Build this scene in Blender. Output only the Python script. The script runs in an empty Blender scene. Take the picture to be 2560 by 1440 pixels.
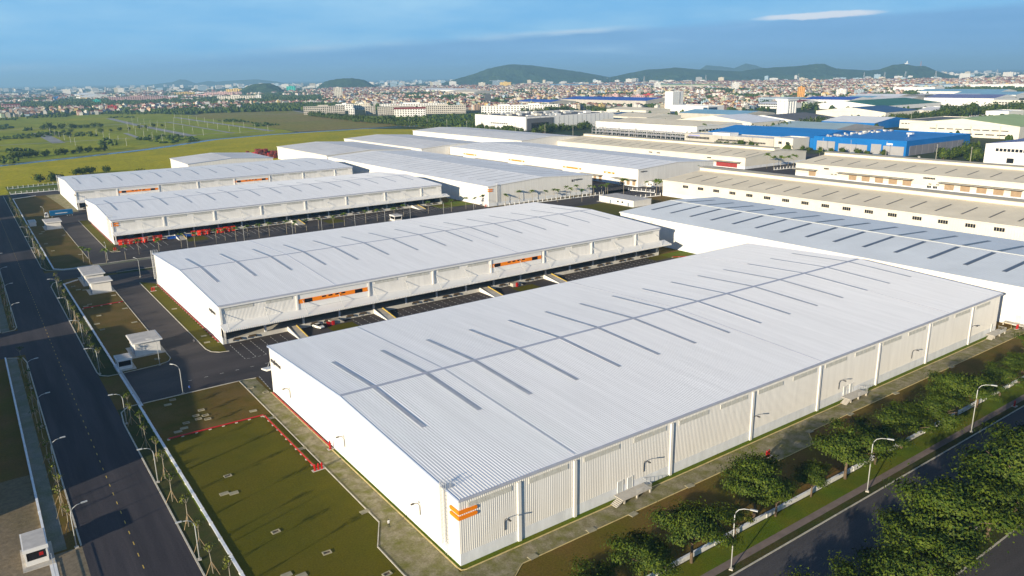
import bpy, math, random
import numpy as np
from mathutils import Vector, Matrix, noise as mnoise
R = math.radians
rng = random.Random(7)
sc = bpy.context.scene
col = sc.collection

# ---------------------------------------------------------------- camera, sky, sun, exposure
cd = bpy.data.cameras.new('camera'); cam = bpy.data.objects.new('camera', cd); col.objects.link(cam)
sc.camera = cam
CAM = Vector((-55.941, -94.803, 78.026)); YAW, PITCH, ROLL = R(35.3649), R(15.5007), R(-1.00680)
fw = Vector((math.sin(YAW)*math.cos(PITCH), math.cos(YAW)*math.cos(PITCH), -math.sin(PITCH)))
rt = Vector((math.cos(YAW), -math.sin(YAW), 0)); up = rt.cross(fw)
r2 = rt*math.cos(ROLL)+up*math.sin(ROLL); u2 = up*math.cos(ROLL)-rt*math.sin(ROLL)
cam.matrix_world = Matrix(((r2.x, u2.x, -fw.x, CAM.x), (r2.y, u2.y, -fw.y, CAM.y), (r2.z, u2.z, -fw.z, CAM.z), (0, 0, 0, 1)))
cd.sensor_width = 36; cd.lens = 36*1911.425/2560; cd.clip_start = 1; cd.clip_end = 90000

SUN_AZ, SUN_EL = R(17.5), R(13.2)           # shadows run along +x turned 18 deg to +y
sdir = Vector((math.cos(SUN_EL)*math.cos(SUN_AZ), math.cos(SUN_EL)*math.sin(SUN_AZ), -math.sin(SUN_EL)))
sl = bpy.data.lights.new('sun', 'SUN'); sl.energy = 5.0; sl.angle = R(0.5); sl.color = (1, .865, .64)
so = bpy.data.objects.new('sun', sl); col.objects.link(so)
so.rotation_euler = sdir.to_track_quat('-Z', 'Y').to_euler(); so.location = (-300, -100, 200)

w = bpy.data.worlds.new('World'); sc.world = w; w.use_nodes = True
nt = w.node_tree; nt.nodes.clear()
def N(t, k, **kw):
    n = t.nodes.new(k)
    for a, v in kw.items(): setattr(n, a, v)
    return n
wo = N(nt, 'ShaderNodeOutputWorld'); bg = N(nt, 'ShaderNodeBackground'); bg.inputs[1].default_value = .055
sky = N(nt, 'ShaderNodeTexSky', sky_type='NISHITA', sun_disc=False, sun_elevation=SUN_EL, sun_rotation=math.atan2(-sdir.x, -sdir.y))
sky.altitude = 80; sky.air_density = 1.0; sky.dust_density = .3; sky.ozone_density = 3.0
def mathn(t, op, a, b=None, c=None):
    n = N(t, 'ShaderNodeMath', operation=op)
    for i, v in enumerate((a, b, c)):
        if v is None: continue
        if isinstance(v, (int, float)): n.inputs[i].default_value = v
        else: t.links.new(v, n.inputs[i])
    return n.outputs[0]
def ramp(t, fac, stops):
    n = N(t, 'ShaderNodeValToRGB'); e = n.color_ramp.elements
    while len(e) < len(stops): e.new(.5)
    for i, (p, c) in enumerate(stops): e[i].position = p; e[i].color = (*c, 1) if len(c) == 3 else c
    if fac is not None: t.links.new(fac, n.inputs[0])
    return n.outputs[0]
def mixc(t, f, a, b, mode='MIX'):
    n = N(t, 'ShaderNodeMix', data_type='RGBA', blend_type=mode)
    for i, v in ((0, f), (6, a), (7, b)):
        if isinstance(v, (int, float)): n.inputs[i].default_value = v
        elif isinstance(v, tuple): n.inputs[i].default_value = (*v, 1)
        else: t.links.new(v, n.inputs[i])
    return n.outputs[2]
tc = N(nt, 'ShaderNodeTexCoord')
def dotn(v):
    n = N(nt, 'ShaderNodeVectorMath', operation='DOT_PRODUCT'); nt.links.new(tc.outputs['Generated'], n.inputs[0]); n.inputs[1].default_value = v
    return n.outputs['Value']
def wnoise(scale, det, zs):
    m = N(nt, 'ShaderNodeMapping'); m.inputs['Scale'].default_value = (scale, scale, scale*zs); nt.links.new(tc.outputs['Generated'], m.inputs[0])
    n = N(nt, 'ShaderNodeTexNoise'); n.inputs['Scale'].default_value = 1; n.inputs['Detail'].default_value = det
    n.inputs['Roughness'].default_value = .55; nt.links.new(m.outputs[0], n.inputs['Vector'])
    return n.outputs['Fac']
skyn = mixc(nt, 1.0, sky.outputs[0], (.21, .46, 1.0), 'MULTIPLY')
# pale veil of air towards the horizon all round
sz = N(nt, 'ShaderNodeSeparateXYZ'); nt.links.new(tc.outputs['Generated'], sz.inputs[0])
veil = ramp(nt, sz.outputs[2], [(.0, (1, 1, 1)), (.10, (.9, .9, .9)), (.22, (.25, .25, .25)), (.36, (0, 0, 0))])
skyc = mixc(nt, veil, skyn, (2.4, 6.0, 10.0))
# thin high cirrus streaks over the open sky
ci = ramp(nt, wnoise(3.6, 8, 5.5), [(.42, (0, 0, 0)), (.70, (1, 1, 1))])
sky1 = mixc(nt, mathn(nt, 'MULTIPLY', ci, .72), skyc, (4.8, 8.0, 10.6))
# the blue cloud deck: everything below a slightly tilted plane, edge roughened by noise
pl = dotn((.06326, .01143, -.99793))             # > 0 below the deck's edge
nz = wnoise(7, 7, 7)
edge = mathn(nt, 'ADD', pl, mathn(nt, 'MULTIPLY', mathn(nt, 'SUBTRACT', nz, .5), .016))
az = dotn((.80, .60, 0))                         # the edge is crisp to the east, hazy to the north
soft = mathn(nt, 'SUBTRACT', .031, mathn(nt, 'MULTIPLY', az, .0275))
deck = mathn(nt, 'DIVIDE', edge, soft)
deck = ramp(nt, mathn(nt, 'ADD', mathn(nt, 'MULTIPLY', deck, .5), .5), [(.1, (0, 0, 0)), (.9, (1, 1, 1))])
tex = wnoise(5, 6, 10)
deckc = ramp(nt, tex, [(.3, (2.0, 4.5, 8.0)), (.6, (2.5, 5.2, 8.8)), (.78, (3.8, 6.6, 9.9))])
sky2 = mixc(nt, deck, sky1, deckc)
# sunlit rim of the deck
rim = mathn(nt, 'SUBTRACT', 1.0, mathn(nt, 'ABSOLUTE', mathn(nt, 'DIVIDE', mathn(nt, 'ADD', edge, .002), .006)))
rim = mathn(nt, 'MULTIPLY', mathn(nt, 'MAXIMUM', rim, 0.0), ramp(nt, wnoise(6.5, 5, 2), [(.46, (.02, .02, .02)), (.70, (.8, .8, .8))]))
sky3 = mixc(nt, mathn(nt, 'MULTIPLY', rim, .75), sky2, (7.8, 8.9, 10.0))
# one bright cumulus bank on the deck's edge in the east-north-east
px_ = mathn(nt, 'DIVIDE', mathn(nt, 'ADD', dotn((-.551, .832, 0)), mathn(nt, 'MULTIPLY', mathn(nt, 'SUBTRACT', wnoise(9, 4, 3), .5), .05)), .078)
py_ = mathn(nt, 'DIVIDE', mathn(nt, 'ADD', mathn(nt, 'ADD', pl, .0022), mathn(nt, 'MULTIPLY', mathn(nt, 'SUBTRACT', wnoise(26, 5, 3), .5), .006)), .0042)
el_ = mathn(nt, 'SUBTRACT', 1.0, mathn(nt, 'ADD', mathn(nt, 'MULTIPLY', px_, px_), mathn(nt, 'MULTIPLY', py_, py_)))
fr_ = mathn(nt, 'GREATER_THAN', dotn((.832, .551, 0)), .5)
cum = mathn(nt, 'MULTIPLY', mathn(nt, 'MULTIPLY', mathn(nt, 'MINIMUM', mathn(nt, 'MAXIMUM', mathn(nt, 'MULTIPLY', el_, 1.6), 0.0), 1.0), fr_), .8)
sky3 = mixc(nt, cum, sky3, (9.6, 9.8, 10.4))
nt.links.new(sky3, bg.inputs[0]); nt.links.new(bg.outputs[0], wo.inputs[0])

sc.view_settings.view_transform = 'Standard'; sc.view_settings.look = 'None'; sc.view_settings.gamma = 1
sc.view_settings.use_curve_mapping = False; sc.view_settings.exposure = 0.76
cy = sc.cycles; cy.max_bounces = 5; cy.diffuse_bounces = 3; cy.glossy_bounces = 2; cy.transmission_bounces = 2
cy.volume_bounces = 0; cy.use_denoising = True; cy.caustics_reflective = False; cy.caustics_refractive = False

# ---------------------------------------------------------------- materials
MATS = {}
def mat(name, c, rough=.7, var=.12, scale=.5, bump=0, bscale=4, c2=None, metal=0, spec=.3, det=5, stretch=(1, 1, 1), coord='Object', emit=0):
    if name in MATS: return MATS[name]
    m = bpy.data.materials.new(name); m.use_nodes = True; t = m.node_tree; b = t.nodes['Principled BSDF']
    b.inputs['Roughness'].default_value = rough; b.inputs['Metallic'].default_value = metal; b.inputs['Specular IOR Level'].default_value = spec
    if var > 0:
        tcn = N(t, 'ShaderNodeTexCoord'); mp = N(t, 'ShaderNodeMapping'); mp.inputs['Scale'].default_value = stretch
        t.links.new(tcn.outputs[coord], mp.inputs[0])
        no = N(t, 'ShaderNodeTexNoise'); no.inputs['Scale'].default_value = scale; no.inputs['Detail'].default_value = det; no.inputs['Roughness'].default_value = .62
        t.links.new(mp.outputs[0], no.inputs['Vector'])
        hi = c2 or tuple(min(1, x*(1+var)) for x in c); lo = c if c2 else tuple(x*(1-var) for x in c)
        t.links.new(ramp(t, no.outputs['Fac'], [(.34, lo), (.66, hi)]), b.inputs['Base Color'])
        if bump:
            n2 = N(t, 'ShaderNodeTexNoise'); n2.inputs['Scale'].default_value = bscale; n2.inputs['Detail'].default_value = 4
            t.links.new(mp.outputs[0], n2.inputs['Vector'])
            bp = N(t, 'ShaderNodeBump'); bp.inputs['Strength'].default_value = 1; bp.inputs['Distance'].default_value = bump
            t.links.new(n2.outputs['Fac'], bp.inputs['Height']); t.links.new(bp.outputs[0], b.inputs['Normal'])
    else: b.inputs['Base Color'].default_value = (*c, 1)
    if emit:
        b.inputs['Emission Color'].default_value = (*c, 1); b.inputs['Emission Strength'].default_value = emit
    MATS[name] = m
    return m
def gmat(name, cols, scales, bump=.05, bscale=3, rough=.95, st=None):
    """ground: three colours mixed by two noises of different size"""
    if name in MATS: return MATS[name]
    m = bpy.data.materials.new(name); m.use_nodes = True; t = m.node_tree; b = t.nodes['Principled BSDF']
    b.inputs['Roughness'].default_value = rough; b.inputs['Specular IOR Level'].default_value = .15
    tcn = N(t, 'ShaderNodeTexCoord'); src = tcn.outputs['Object']
    if st: mp = N(t, 'ShaderNodeMapping'); mp.inputs['Scale'].default_value = st; t.links.new(src, mp.inputs[0]); src = mp.outputs[0]
    def nz(s, d=6, r=.65):
        no = N(t, 'ShaderNodeTexNoise'); no.inputs['Scale'].default_value = s; no.inputs['Detail'].default_value = d; no.inputs['Roughness'].default_value = r
        t.links.new(src if s != scales[2] else tcn.outputs['Object'], no.inputs['Vector']); return no.outputs['Fac']
    a = mixc(t, ramp(t, nz(scales[0]), [(.38, (0, 0, 0)), (.62, (1, 1, 1))]), cols[0], cols[1])
    cc = mixc(t, ramp(t, nz(scales[1]), [(.42, (0, 0, 0)), (.68, (1, 1, 1))]), a, cols[2])
    fine = ramp(t, nz(scales[2], 3, .8), [(.25, (.62, .62, .62)), (.75, (1.3, 1.3, 1.3))])
    t.links.new(mixc(t, 1.0, cc, fine, 'MULTIPLY'), b.inputs['Base Color'])
    if bump:
        bp = N(t, 'ShaderNodeBump'); bp.inputs['Distance'].default_value = bump; t.links.new(nz(bscale, 4), bp.inputs['Height']); t.links.new(bp.outputs[0], b.inputs['Normal'])
    MATS[name] = m
    return m
WHITE = mat("white_wall", (.74, .72, .685), .55, .06, .7, stretch=(1, 1, .08), det=8)
WALLN = mat('white_panel', (.76, .75, .73), .5, .03, .3)
PLINTH = mat('white_plinth', (.72, .74, .77), .7, .10, .5, stretch=(1, 1, .25), det=8)
ROOFW = mat('roof_white', (.85, .835, .83), .5, .07, .09, spec=.4, det=9)
ROOFX = mat('roof_white_streaked', (.85, .835, .83),   .48, .055, .55, spec=.4, det=9, stretch=(1, .045, 1))
ROOFB = mat('roof_bluegrey', (.75, .77, .78), .5, .06, .05)
ROOFG = mat('roof_grey', (.72, .70, .69), .55, .07, .05)
ROOFT = mat('roof_beige', (.76, .66, .49), .6, .1, .05)
CREAM = mat('cream_wall', (.70, .66, .57), .6, .05, .1)
SKYL = mat('skylight_sheet', (.40, .41, .45), .35, .12, .3, spec=.5)
SKYLD = mat('skylight_dark', (.10, .11, .13), .35, .12, .3, spec=.5)
GUTTER = mat('gutter_grey', (.42, .44, .52), .5, .06, .5)
TRIMG = mat('trim_bluegrey', (.34, .40, .55), .5, .06, .5)
LOUV = mat('louvre_grey', (.60, .59, .54), .6, .08, 1)
ORANGE = mat('orange_panel', (.90, .24, .008), .5, .05, .6)
DARKWIN = mat('dark_glass', (.012, .014, .02), .15, .2, .6, spec=.6)
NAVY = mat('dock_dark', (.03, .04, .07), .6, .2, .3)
DOORG = mat('dock_door', (.16, .21, .28), .6, .1, .5)
CONC = mat('concrete', (.46, .43, .38), .85, .15, .6, bump=.01)
KERB = mat('kerb_stone', (.48, .45, .38), .85, .18, .8)
KERBY = mat('kerb_yellow', (.55, .44, .20), .8, .18, .8)
ASPH = gmat('asphalt', [(.052, .047, .054), (.076, .067, .072), (.036, .034, .040)], (.30, .22, 4), .01, 12, .85, (1, .06, 1))
ASPHY = gmat('yard_asphalt', [(.072, .062, .062), (.090, .078, .076), (.050, .045, .046)], (.16, .07, 3), .01, 12, .85, (.35, 1, 1))
PAVE = gmat('grass_pavers', [(.20, .175, .095), (.33, .29, .20), (.15, .15, .03)], (.45, .3, 3.2), .06, 5)
LAWN = gmat('lawn_grass', [(.095, .090, .003), (.078, .076, .003), (.115, .096, .005)], (.12, .05, 3), .05, 6)
GRASSB = gmat('brown_grass', [(.12, .076, .012), (.085, .072, .006), (.155, .10, .03)], (.2, .07, 3), .06, 6)
SOIL = gmat('soil_grass', [(.175, .098, .030), (.135, .084, .018), (.11, .098, .008)], (.12, .05, 2.5), .06, 5)
GREEN = gmat('green_grass', [(.10, .15, .005), (.075, .12, .005), (.14, .135, .010)], (.2, .09, 3), .08, 5)
GREENF = gmat('verge_grass', [(.048, .062, .012), (.070, .060, .020), (.032, .045, .010)], (.3, .1, 3), .08, 5)
FIELD = gmat('yellow_field', [(.42, .36, .002), (.31, .30, .002), (.50, .40, .003)], (.006, .02, .25), .2, .4)
LOTS = gmat('green_lots', [(.24, .29, .006), (.42, .37, .005), (.15, .20, .006)], (.006, .012, .08), .3, .2)
BROWNF = gmat('fallow_field', [(.26, .22, .03), (.28, .20, .085), (.21, .22, .018)], (.004, .008, .1), .3, .2)
PLAIN = gmat('plain', [(.030, .055, .022), (.045, .062, .026), (.075, .080, .040)], (.0018, .004, .02), .5, .05)
DIRT = gmat('dirt', [(.20, .15, .095), (.16, .13, .07), (.25, .20, .14)], (.05, .02, 1), .05, 2)
WALK = gmat('walk_pavers', [(.19, .185, .155), (.24, .23, .19), (.14, .15, .08)], (.4, .15, 4), .02, 6)
RED = mat('red_paint', (.40, .014, .014), .4, .08, 2)
REDO = mat('red_orange_paint', (.80, .035, .008), .4, .08, 2)
METAL = mat('galvanised', (.55, .56, .57), .4, .06, 2, metal=.3)
POLEW = mat('pole_white', (.50, .51, .50), .45, .05, 2)
DKMET = mat('dark_metal', (.06, .06, .065), .5, .1, 2)
WPAINT = mat('road_paint', (.62, .60, .55), .7, .2, 2)
YPAINT = mat('road_paint_yellow', (.55, .39, .07), .7, .2, 2)
BARK = mat('bark', (.14, .10, .065), .9, .25, 3, bump=.02)
PBARK = mat('palm_bark', (.34, .30, .23), .9, .2, 4)
STAKE = mat('wood_stake', (.38, .27, .15), .9, .2, 4)
def leaf(name, c):
    if name in MATS: return MATS[name]
    m = mat(name, c, .65, .3, 1.2, spec=.2); return m
LF = [leaf('leaf_a', (.036, .066, .004)), leaf('leaf_b', (.066, .094, .006)), leaf('leaf_c', (.022, .046, .004))]
LFY = [leaf('leaf_ya', (.10, .12, .012)), leaf('leaf_yb', (.14, .15, .016)), leaf('leaf_yc', (.07, .09, .012))]
LFP = [leaf('frond_a', (.07, .12, .012)), leaf('frond_b', (.13, .17, .016))]
FOREST = gmat('forest', [(.026, .058, .016), (.062, .105, .024), (.014, .034, .012)], (.006, .02, .05), 9, .03)
BLUER = mat('blue_sheet', (.003, .20, .56), .45, .08, .05)
BLUEW = mat('blue_wall', (.004, .14, .44), .5, .08, .05)
GREYP = mat('grey_panel', (.33, .33, .35), .6, .06, .1)
DKGREY = mat('dark_grey_panel', (.11, .115, .13), .5, .08, .1)

# ---------------------------------------------------------------- mesh helper
class MB:
    def __init__(s): s.v = []; s.f = []; s.m = []
    def poly(s, pts, m=0):
        b = len(s.v); s.v.extend(tuple(p) for p in pts); s.f.append(tuple(range(b, b+len(pts)))); s.m.append(m)
    def box(s, x0, y0, z0, x1, y1, z1, m=0, mt=None):
        b = len(s.v)
        s.v += [(x0, y0, z0), (x1, y0, z0), (x1, y1, z0), (x0, y1, z0), (x0, y0, z1), (x1, y0, z1), (x1, y1, z1), (x0, y1, z1)]
        for q in ((0, 3, 2, 1), (4, 5, 6, 7), (0, 1, 5, 4), (1, 2, 6, 5), (2, 3, 7, 6), (3, 0, 4, 7)):
            s.f.append(tuple(b+i for i in q)); s.m.append(m)
        if mt is not None: s.m[-5] = mt
        return s
    def prism(s, poly, z0, z1, m=0, mt=None):
        b = len(s.v); n = len(poly)
        s.v += [(p[0], p[1], z0) for p in poly]+[(p[0], p[1], z1) for p in poly]
        s.f.append(tuple(b+n+i for i in range(n))); s.m.append(m if mt is None else mt)
        s.f.append(tuple(b+n-1-i for i in range(n))); s.m.append(m)
        for i in range(n):
            j = (i+1) % n; s.f.append((b+i, b+j, b+n+j, b+n+i)); s.m.append(m)
        return s
    def extr(s, prof, d, m=0):
        """profile = list of 3-D points, extruded by the vector d"""
        b = len(s.v); n = len(prof)
        s.v += [tuple(p) for p in prof]+[(p[0]+d[0], p[1]+d[1], p[2]+d[2]) for p in prof]
        s.f.append(tuple(b+n-1-i for i in range(n))); s.m.append(m); s.f.append(tuple(b+n+i for i in range(n))); s.m.append(m)
        for i in range(n):
            j = (i+1) % n; s.f.append((b+i, b+j, b+n+j, b+n+i)); s.m.append(m)
        return s
    def tube(s, pts, rad, n=6, m=0):
        if not isinstance(rad, (list, tuple)): rad = [rad]*len(pts)
        pts = [Vector(p) for p in pts]; b = len(s.v)
        for i, p in enumerate(pts):
            d = (pts[min(i+1, len(pts)-1)]-pts[max(i-1, 0)]).normalized()
            a = d.cross(Vector((0, 0, 1)) if abs(d.z) < .9 else Vector((1, 0, 0))).normalized(); c = d.cross(a)
            for k in range(n):
                t = 2*math.pi*k/n; q = p+(a*math.cos(t)+c*math.sin(t))*rad[i]; s.v.append(tuple(q))
        for i in range(len(pts)-1):
            for k in range(n):
                j = (k+1) % n; s.f.append((b+i*n+k, b+i*n+j, b+(i+1)*n+j, b+(i+1)*n+k)); s.m.append(m)
        s.f.append(tuple(b+n-1-k for k in range(n))); s.m.append(m)
        e = b+(len(pts)-1)*n; s.f.append(tuple(e+k for k in range(n))); s.m.append(m)
        return s
    def mesh(s, name, mats, smooth=False):
        me = bpy.data.meshes.new(name); me.from_pydata(s.v, [], s.f)
        for m in (mats if isinstance(mats, (list, tuple)) else [mats]): me.materials.append(m)
        me.polygons.foreach_set('material_index', s.m)
        if smooth: me.polygons.foreach_set('use_smooth', [True]*len(s.f))
        me.update(); return me
    def obj(s, name, mats, parent=None, loc=(0, 0, 0), rz=0, smooth=False):
        return link(name, s.mesh(name, mats, smooth), parent, loc, rz)
def link(name, me, parent=None, loc=(0, 0, 0), rz=0, sc_=None):
    o = bpy.data.objects.new(name, me); col.objects.link(o); o.location = loc; o.rotation_euler = (0, 0, rz)
    if sc_ is not None: o.scale = (sc_, sc_, sc_) if isinstance(sc_, (int, float)) else sc_
    if parent: o.parent = parent
    return o
def tag(o, label=None, cat=None, group=None, kind=None):
    if label: o['label'] = label
    if cat: o['category'] = cat
    if group: o['group'] = group
    if kind: o['kind'] = kind
    return o
def thing(name, label, cat, loc=(0, 0, 0), rz=0, group=None):
    return tag(link(name, None, None, loc, rz), label, cat, group)
def struct(o, label=None): return tag(o, label=label, kind='structure')
def dup(root, label, loc, rz=0, group=None, sc_=None):
    r = root.copy(); col.objects.link(r); r.location = loc; r.rotation_euler = (0, 0, rz); r['label'] = label
    if group: r['group'] = group
    if sc_ is not None: r.scale = (sc_, sc_, sc_)
    for ch in root.children:
        c = ch.copy(); col.objects.link(c); c.parent = r
        for g in ch.children:
            d = g.copy(); col.objects.link(d); d.parent = c
    return r
ORD = ['first', 'second', 'third', 'fourth', 'fifth', 'sixth', 'seventh', 'eighth', 'ninth', 'tenth', 'eleventh', 'twelfth', 'thirteenth', 'fourteenth',
       'fifteenth', 'sixteenth', 'seventeenth', 'eighteenth', 'nineteenth', 'twentieth', 'twenty-first', 'twenty-second', 'twenty-third', 'twenty-fourth', 'twenty-fifth', 'twenty-sixth',
       'twenty-seventh', 'twenty-eighth', 'twenty-ninth', 'thirtieth', 'thirty-first', 'thirty-second', 'thirty-third', 'thirty-fourth']
def sheet(name, poly, z, m, label=None):
    b = MB()
    if len(poly) == 2:
        (x0, y0), (x1, y1) = poly; poly = [(x0, y0), (x1, y0), (x1, y1), (x0, y1)]
    b.poly([(p[0], p[1], z) for p in poly]); return struct(b.obj(name, m), label)
def kerb(pts, wd=.28, h=.13, m=KERB, name='kerb', closed=False):
    """a kerb run along a polyline, mitred"""
    b = MB(); n = len(pts); P = [Vector((p[0], p[1])) for p in pts]; L = []; Rr = []
    for i in range(n):
        a = P[i-1] if i > 0 or closed else P[i]; c = P[(i+1) % n] if i < n-1 or closed else P[i]
        t = (c-a).normalized(); nn = Vector((-t.y, t.x))
        L.append(P[i]+nn*wd/2); Rr.append(P[i]-nn*wd/2)
    for i in range(n if closed else n-1):
        j = (i+1) % n; a, bb, c, d = L[i], L[j], Rr[j], Rr[i]
        k = len(b.v); b.v += [(*q, .0) for q in (a, bb, c, d)]+[(*q, h) for q in (a, bb, c, d)]
        for f in ((4, 7, 6, 5), (0, 1, 5, 4), (2, 3, 7, 6), (1, 2, 6, 5), (3, 0, 4, 7)): b.f.append(tuple(k+x for x in f)); b.m.append(0)
    return struct(b.obj(name, m))

# ---------------------------------------------------------------- ground, roads, pavements
sheet('ground', [(-45000, -3000), (60000, -3000), (60000, 60000), (-45000, 60000)], -.06, PLAIN, 'wide flat plain reaching the hazy horizon')
Z = [0.0, .004, .008, .012, .016, .020]
sheet('site_ground', [(-130, -140), (330, 566)], -.03, SOIL)
sheet('site_ground', [(330, -140), (620, 800)], -.03, ASPHY)
sheet('site_ground', [(-130, 566), (330, 800)], -.031, FIELD)
sheet('boulevard', [(-50.1, -120), (-35, 575)], Z[0], ASPH, 'wide asphalt boulevard along the left')
for y0, y1 in ((-120, 104.5), (131.5, 262)): sheet('verge', [(-34.9, y0), (-30.15, y1)], Z[1], GREENF)
sheet('verge', [(-34.9, 284), (-31, 560)], Z[1], GREENF)
sheet('verge', [(-30.5, 40), (-30.15, 100)], Z[2], GREEN)
sheet('planting_strip', [(-52.3, 48), (-50.3, 165)], Z[1], SOIL); sheet('planting_strip', [(-52.3, 196), (-50.3, 560)], Z[1], SOIL)
sheet('footpath', [(-55, 45.5), (-52.35, 165)], Z[1], WALK, 'grey paved footpath beside the left boundary wall')
sheet('footpath', [(-55, 196), (-52.35, 560)], Z[1], WALK)
sheet('side_road', [(-130, 166), (-50.1, 195)], Z[0], ASPH)
sheet('side_road', [(-130, 30), (-50.1, 44.8)], Z[0], DIRT)
sheet('bare_ground', [(-130, 44.8), (-55.2, 80)], Z[1], DIRT); sheet('bare_ground', [(-130, 80), (-55.2, 165)], Z[1], SOIL)
sheet('bare_ground', [(-130, 196), (-55.2, 560)], Z[1], SOIL)
# plot of the nearest warehouse
sheet('lawn', [(-29.6, -20.7), (-5.2, -20.7), (-8.8, 3), (-8.8, 13), (-5, 19.5), (-5.2, 78.8), (-29.6, 79)], Z[1], LAWN, 'dark green lawn between the boundary wall and the nearest warehouse')
sheet('grass_plot', [(-29.6, 79), (-5.2, 78.8), (-4.8, 104.4), (-29, 104.6)], Z[1], GRASSB)
sheet('paved_lane', [(-5.0, 105), (-.9, 104), (-.7, 1), (-1, -1.3), (204, -1.3), (210, -5.6), (88, -5.8), (84, -9.6), (70, -9.6), (65, -5.7), (8.5, -5.6), (4.5, -8), (1, -20.7), (-5, -20.7), (-8.6, 3), (-8.6, 13), (-4.9, 19.8)], Z[2], PAVE, 'grass block lane round the nearest warehouse')
sheet('grass_strip', [(-.6, -1.1), (0, 92)], Z[2], GREEN); sheet('grass_strip', [(-.6, -1.1), (192, 0)], Z[3], GREEN)
sheet('brown_strip', [(3, -20.8), (260, -5.7)], Z[1], SOIL, 'brown grass strip in front of the trees')
sheet('grass_strip', [(110, -12), (260, -6)], Z[2], GRASSB)
sheet('tree_verge', [(0, -25.4), (420, -21.6)], Z[2], GREEN); sheet('tree_verge', [(0, -21.6), (420, -20.9)], Z[1], GREENF)
sheet('footpath', [(-20, -26.8), (420, -25.4)], Z[1], mat('path_grey', (.19, .15, .135), .9, .15, .5), 'narrow grey footpath beside the tree lined road')
sheet('verge', [(-20, -28.4), (420, -26.8)], Z[1], GREENF)
ROADB = gmat('road_grey', [(.075, .072, .078), (.092, .086, .09), (.06, .058, .064)], (.25, .2, 4), .01, 12, .85, (.06, 1, 1))
sheet('road', [(-20, -45.7), (420, -28.4)], Z[1], ROADB, 'tree shaded road in the lower right corner')
sheet('median', [(-20, -49.7), (420, -45.7)], Z[1], GREENF); sheet('road', [(-20, -66), (420, -49.7)], Z[1], ROADB); sheet('verge', [(-20, -110), (420, -66)], Z[1], GREENF)
# yards and roads between the warehouses
sheet('yard', [(-29.5, 104.8), (204, 104.8), (204, 137.9), (-5.2, 137.9), (-5.2, 258), (-15.6, 258), (-15.6, 134), (-19, 131), (-29.5, 130.6)], Z[1], ASPHY, 'dark asphalt yard and drive between the two nearest warehouses')
sheet('yard', [(-5.2, 230), (204, 258)], Z[1], ASPHY); sheet('yard', [(0, 92), (204, 104.8)], Z[1], ASPHY)
sheet('grass_plot', [(-29.6, 131), (-19, 131.4), (-15.9, 134.5), (-15.9, 256), (-29.6, 250)], Z[1], GRASSB)
sheet('grass_strip', [(-5.3, 136), (-4.2, 132.8), (-.8, 130.8), (-.1, 137.9), (-.1, 230), (-5.3, 238)], Z[2], LAWN)
sheet('grass_patch', [(190, 108), (204, 137.9)], Z[2], GREEN); sheet('grass_patch', [(181, 131), (190, 137.8)], Z[2], LAWN)
for x0, x1 in ((32, 41), (106.3, 116.3)): sheet('grass_patch', [(x0, 128.2), (x1, 134.4)], Z[2], LAWN)
sheet('cross_road', [(-35, 262), (300, 280)], Z[1], ASPHY, 'asphalt cross road behind the second warehouse row')
sheet('pavement', [(-23, 280), (204, 284)], Z[1], WALK); sheet('pavement', [(-10, 258), (204, 262)], Z[1], GREENF)
sheet('yard', [(-15.6, 284), (-15.6, 450), (-5.6, 450), (-5.6, 326), (204, 326), (204, 284)], Z[2], ASPHY, 'dark asphalt dock yard with palms in front of the third warehouse')
sheet('yard', [(-15.6, 415), (204, 461)], Z[1], ASPHY)
sheet('grass_strip', [(-5.4, 308), (-1, 306.8), (-.6, 326), (-.6, 415), (-5.4, 416)], Z[3], LAWN)
sheet('grass_plot', [(-30, 284), (-15.8, 284), (-15.8, 425), (-30, 450)], Z[1], GRASSB); sheet('grass_plot', [(-30, 450), (-5, 450), (-.5, 552), (-30, 548)], Z[2], GRASSB)
sheet('paved_lane', [(-5, 455), (-.6, 455), (-.6, 555), (-10, 555)], Z[3], PAVE)
for x0, x1 in ((31, 41), (106, 116)): sheet('grass_patch', [(x0, 309), (x1, 320.5)], Z[3], LAWN)
sheet('grass_patch', [(180, 312), (204, 330)], Z[3], GREEN); sheet('grass_patch', [(183, 316), (190, 325.8)], Z[4], LAWN)
sheet('side_road', [(-60, 555), (100, 578)], Z[2], ASPHY); sheet('grass_patch', [(-31, 579), (100, 632)], Z[1], GREEN)
sheet('grass_plot', [(206, 180), (277, 262)], Z[2], LAWN); sheet('cross_road', [(204, 262), (330, 288)], Z[2], ASPHY); sheet('yard', [(291, 280), (333, 560)], Z[3], ASPHY)
sheet('grass_patch', [(206, 288), (320, 296.5)], Z[3], GRASSB)
# painted marks
b = MB()
for k in range(150):
    y = -60+k*4.15; b.box(-42.68, y, .001, -42.54, y+1.2, .006)
struct(b.obj('road_marking', YPAINT), 'dashed yellow centre line of the boulevard')
b = MB()
for i in range(60):                                    # parking bay lines before the docks
    x = 1.5+i*3.12
    if (20 < x < 42) or (94.5 < x < 129) or x > 182: continue
    for k in range(8): b.box(x, 121+k*2.0, .005, x+.14, 122.1+k*2.0, .009)
for x0, x1, y in ((2, 19, 120.7), (45, 93, 120.7), (130, 180, 120.7)):
    for k in range(int((x1-x0)/1.6)): b.box(x0+k*1.6, y, .005, x0+k*1.6+.9, y+.14, .009)
for k in range(10): b.box(-16+k*4.2, 113.5, .005, -15+k*4.2, 113.65, .009)
for k in range(6): b.box(-.2+k*.1, 94+k*1.9, .005, -.05+k*.1, 95.2+k*1.9, .009)
for i in range(60):
    x = 2+i*3.12
    if 22 < x < 42 or 94 < x < 118: continue
    b.box(x, 308, .010, x+.14, 320, .013)
struct(b.obj('road_marking', WPAINT), 'white dashed parking bay lines')
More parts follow.
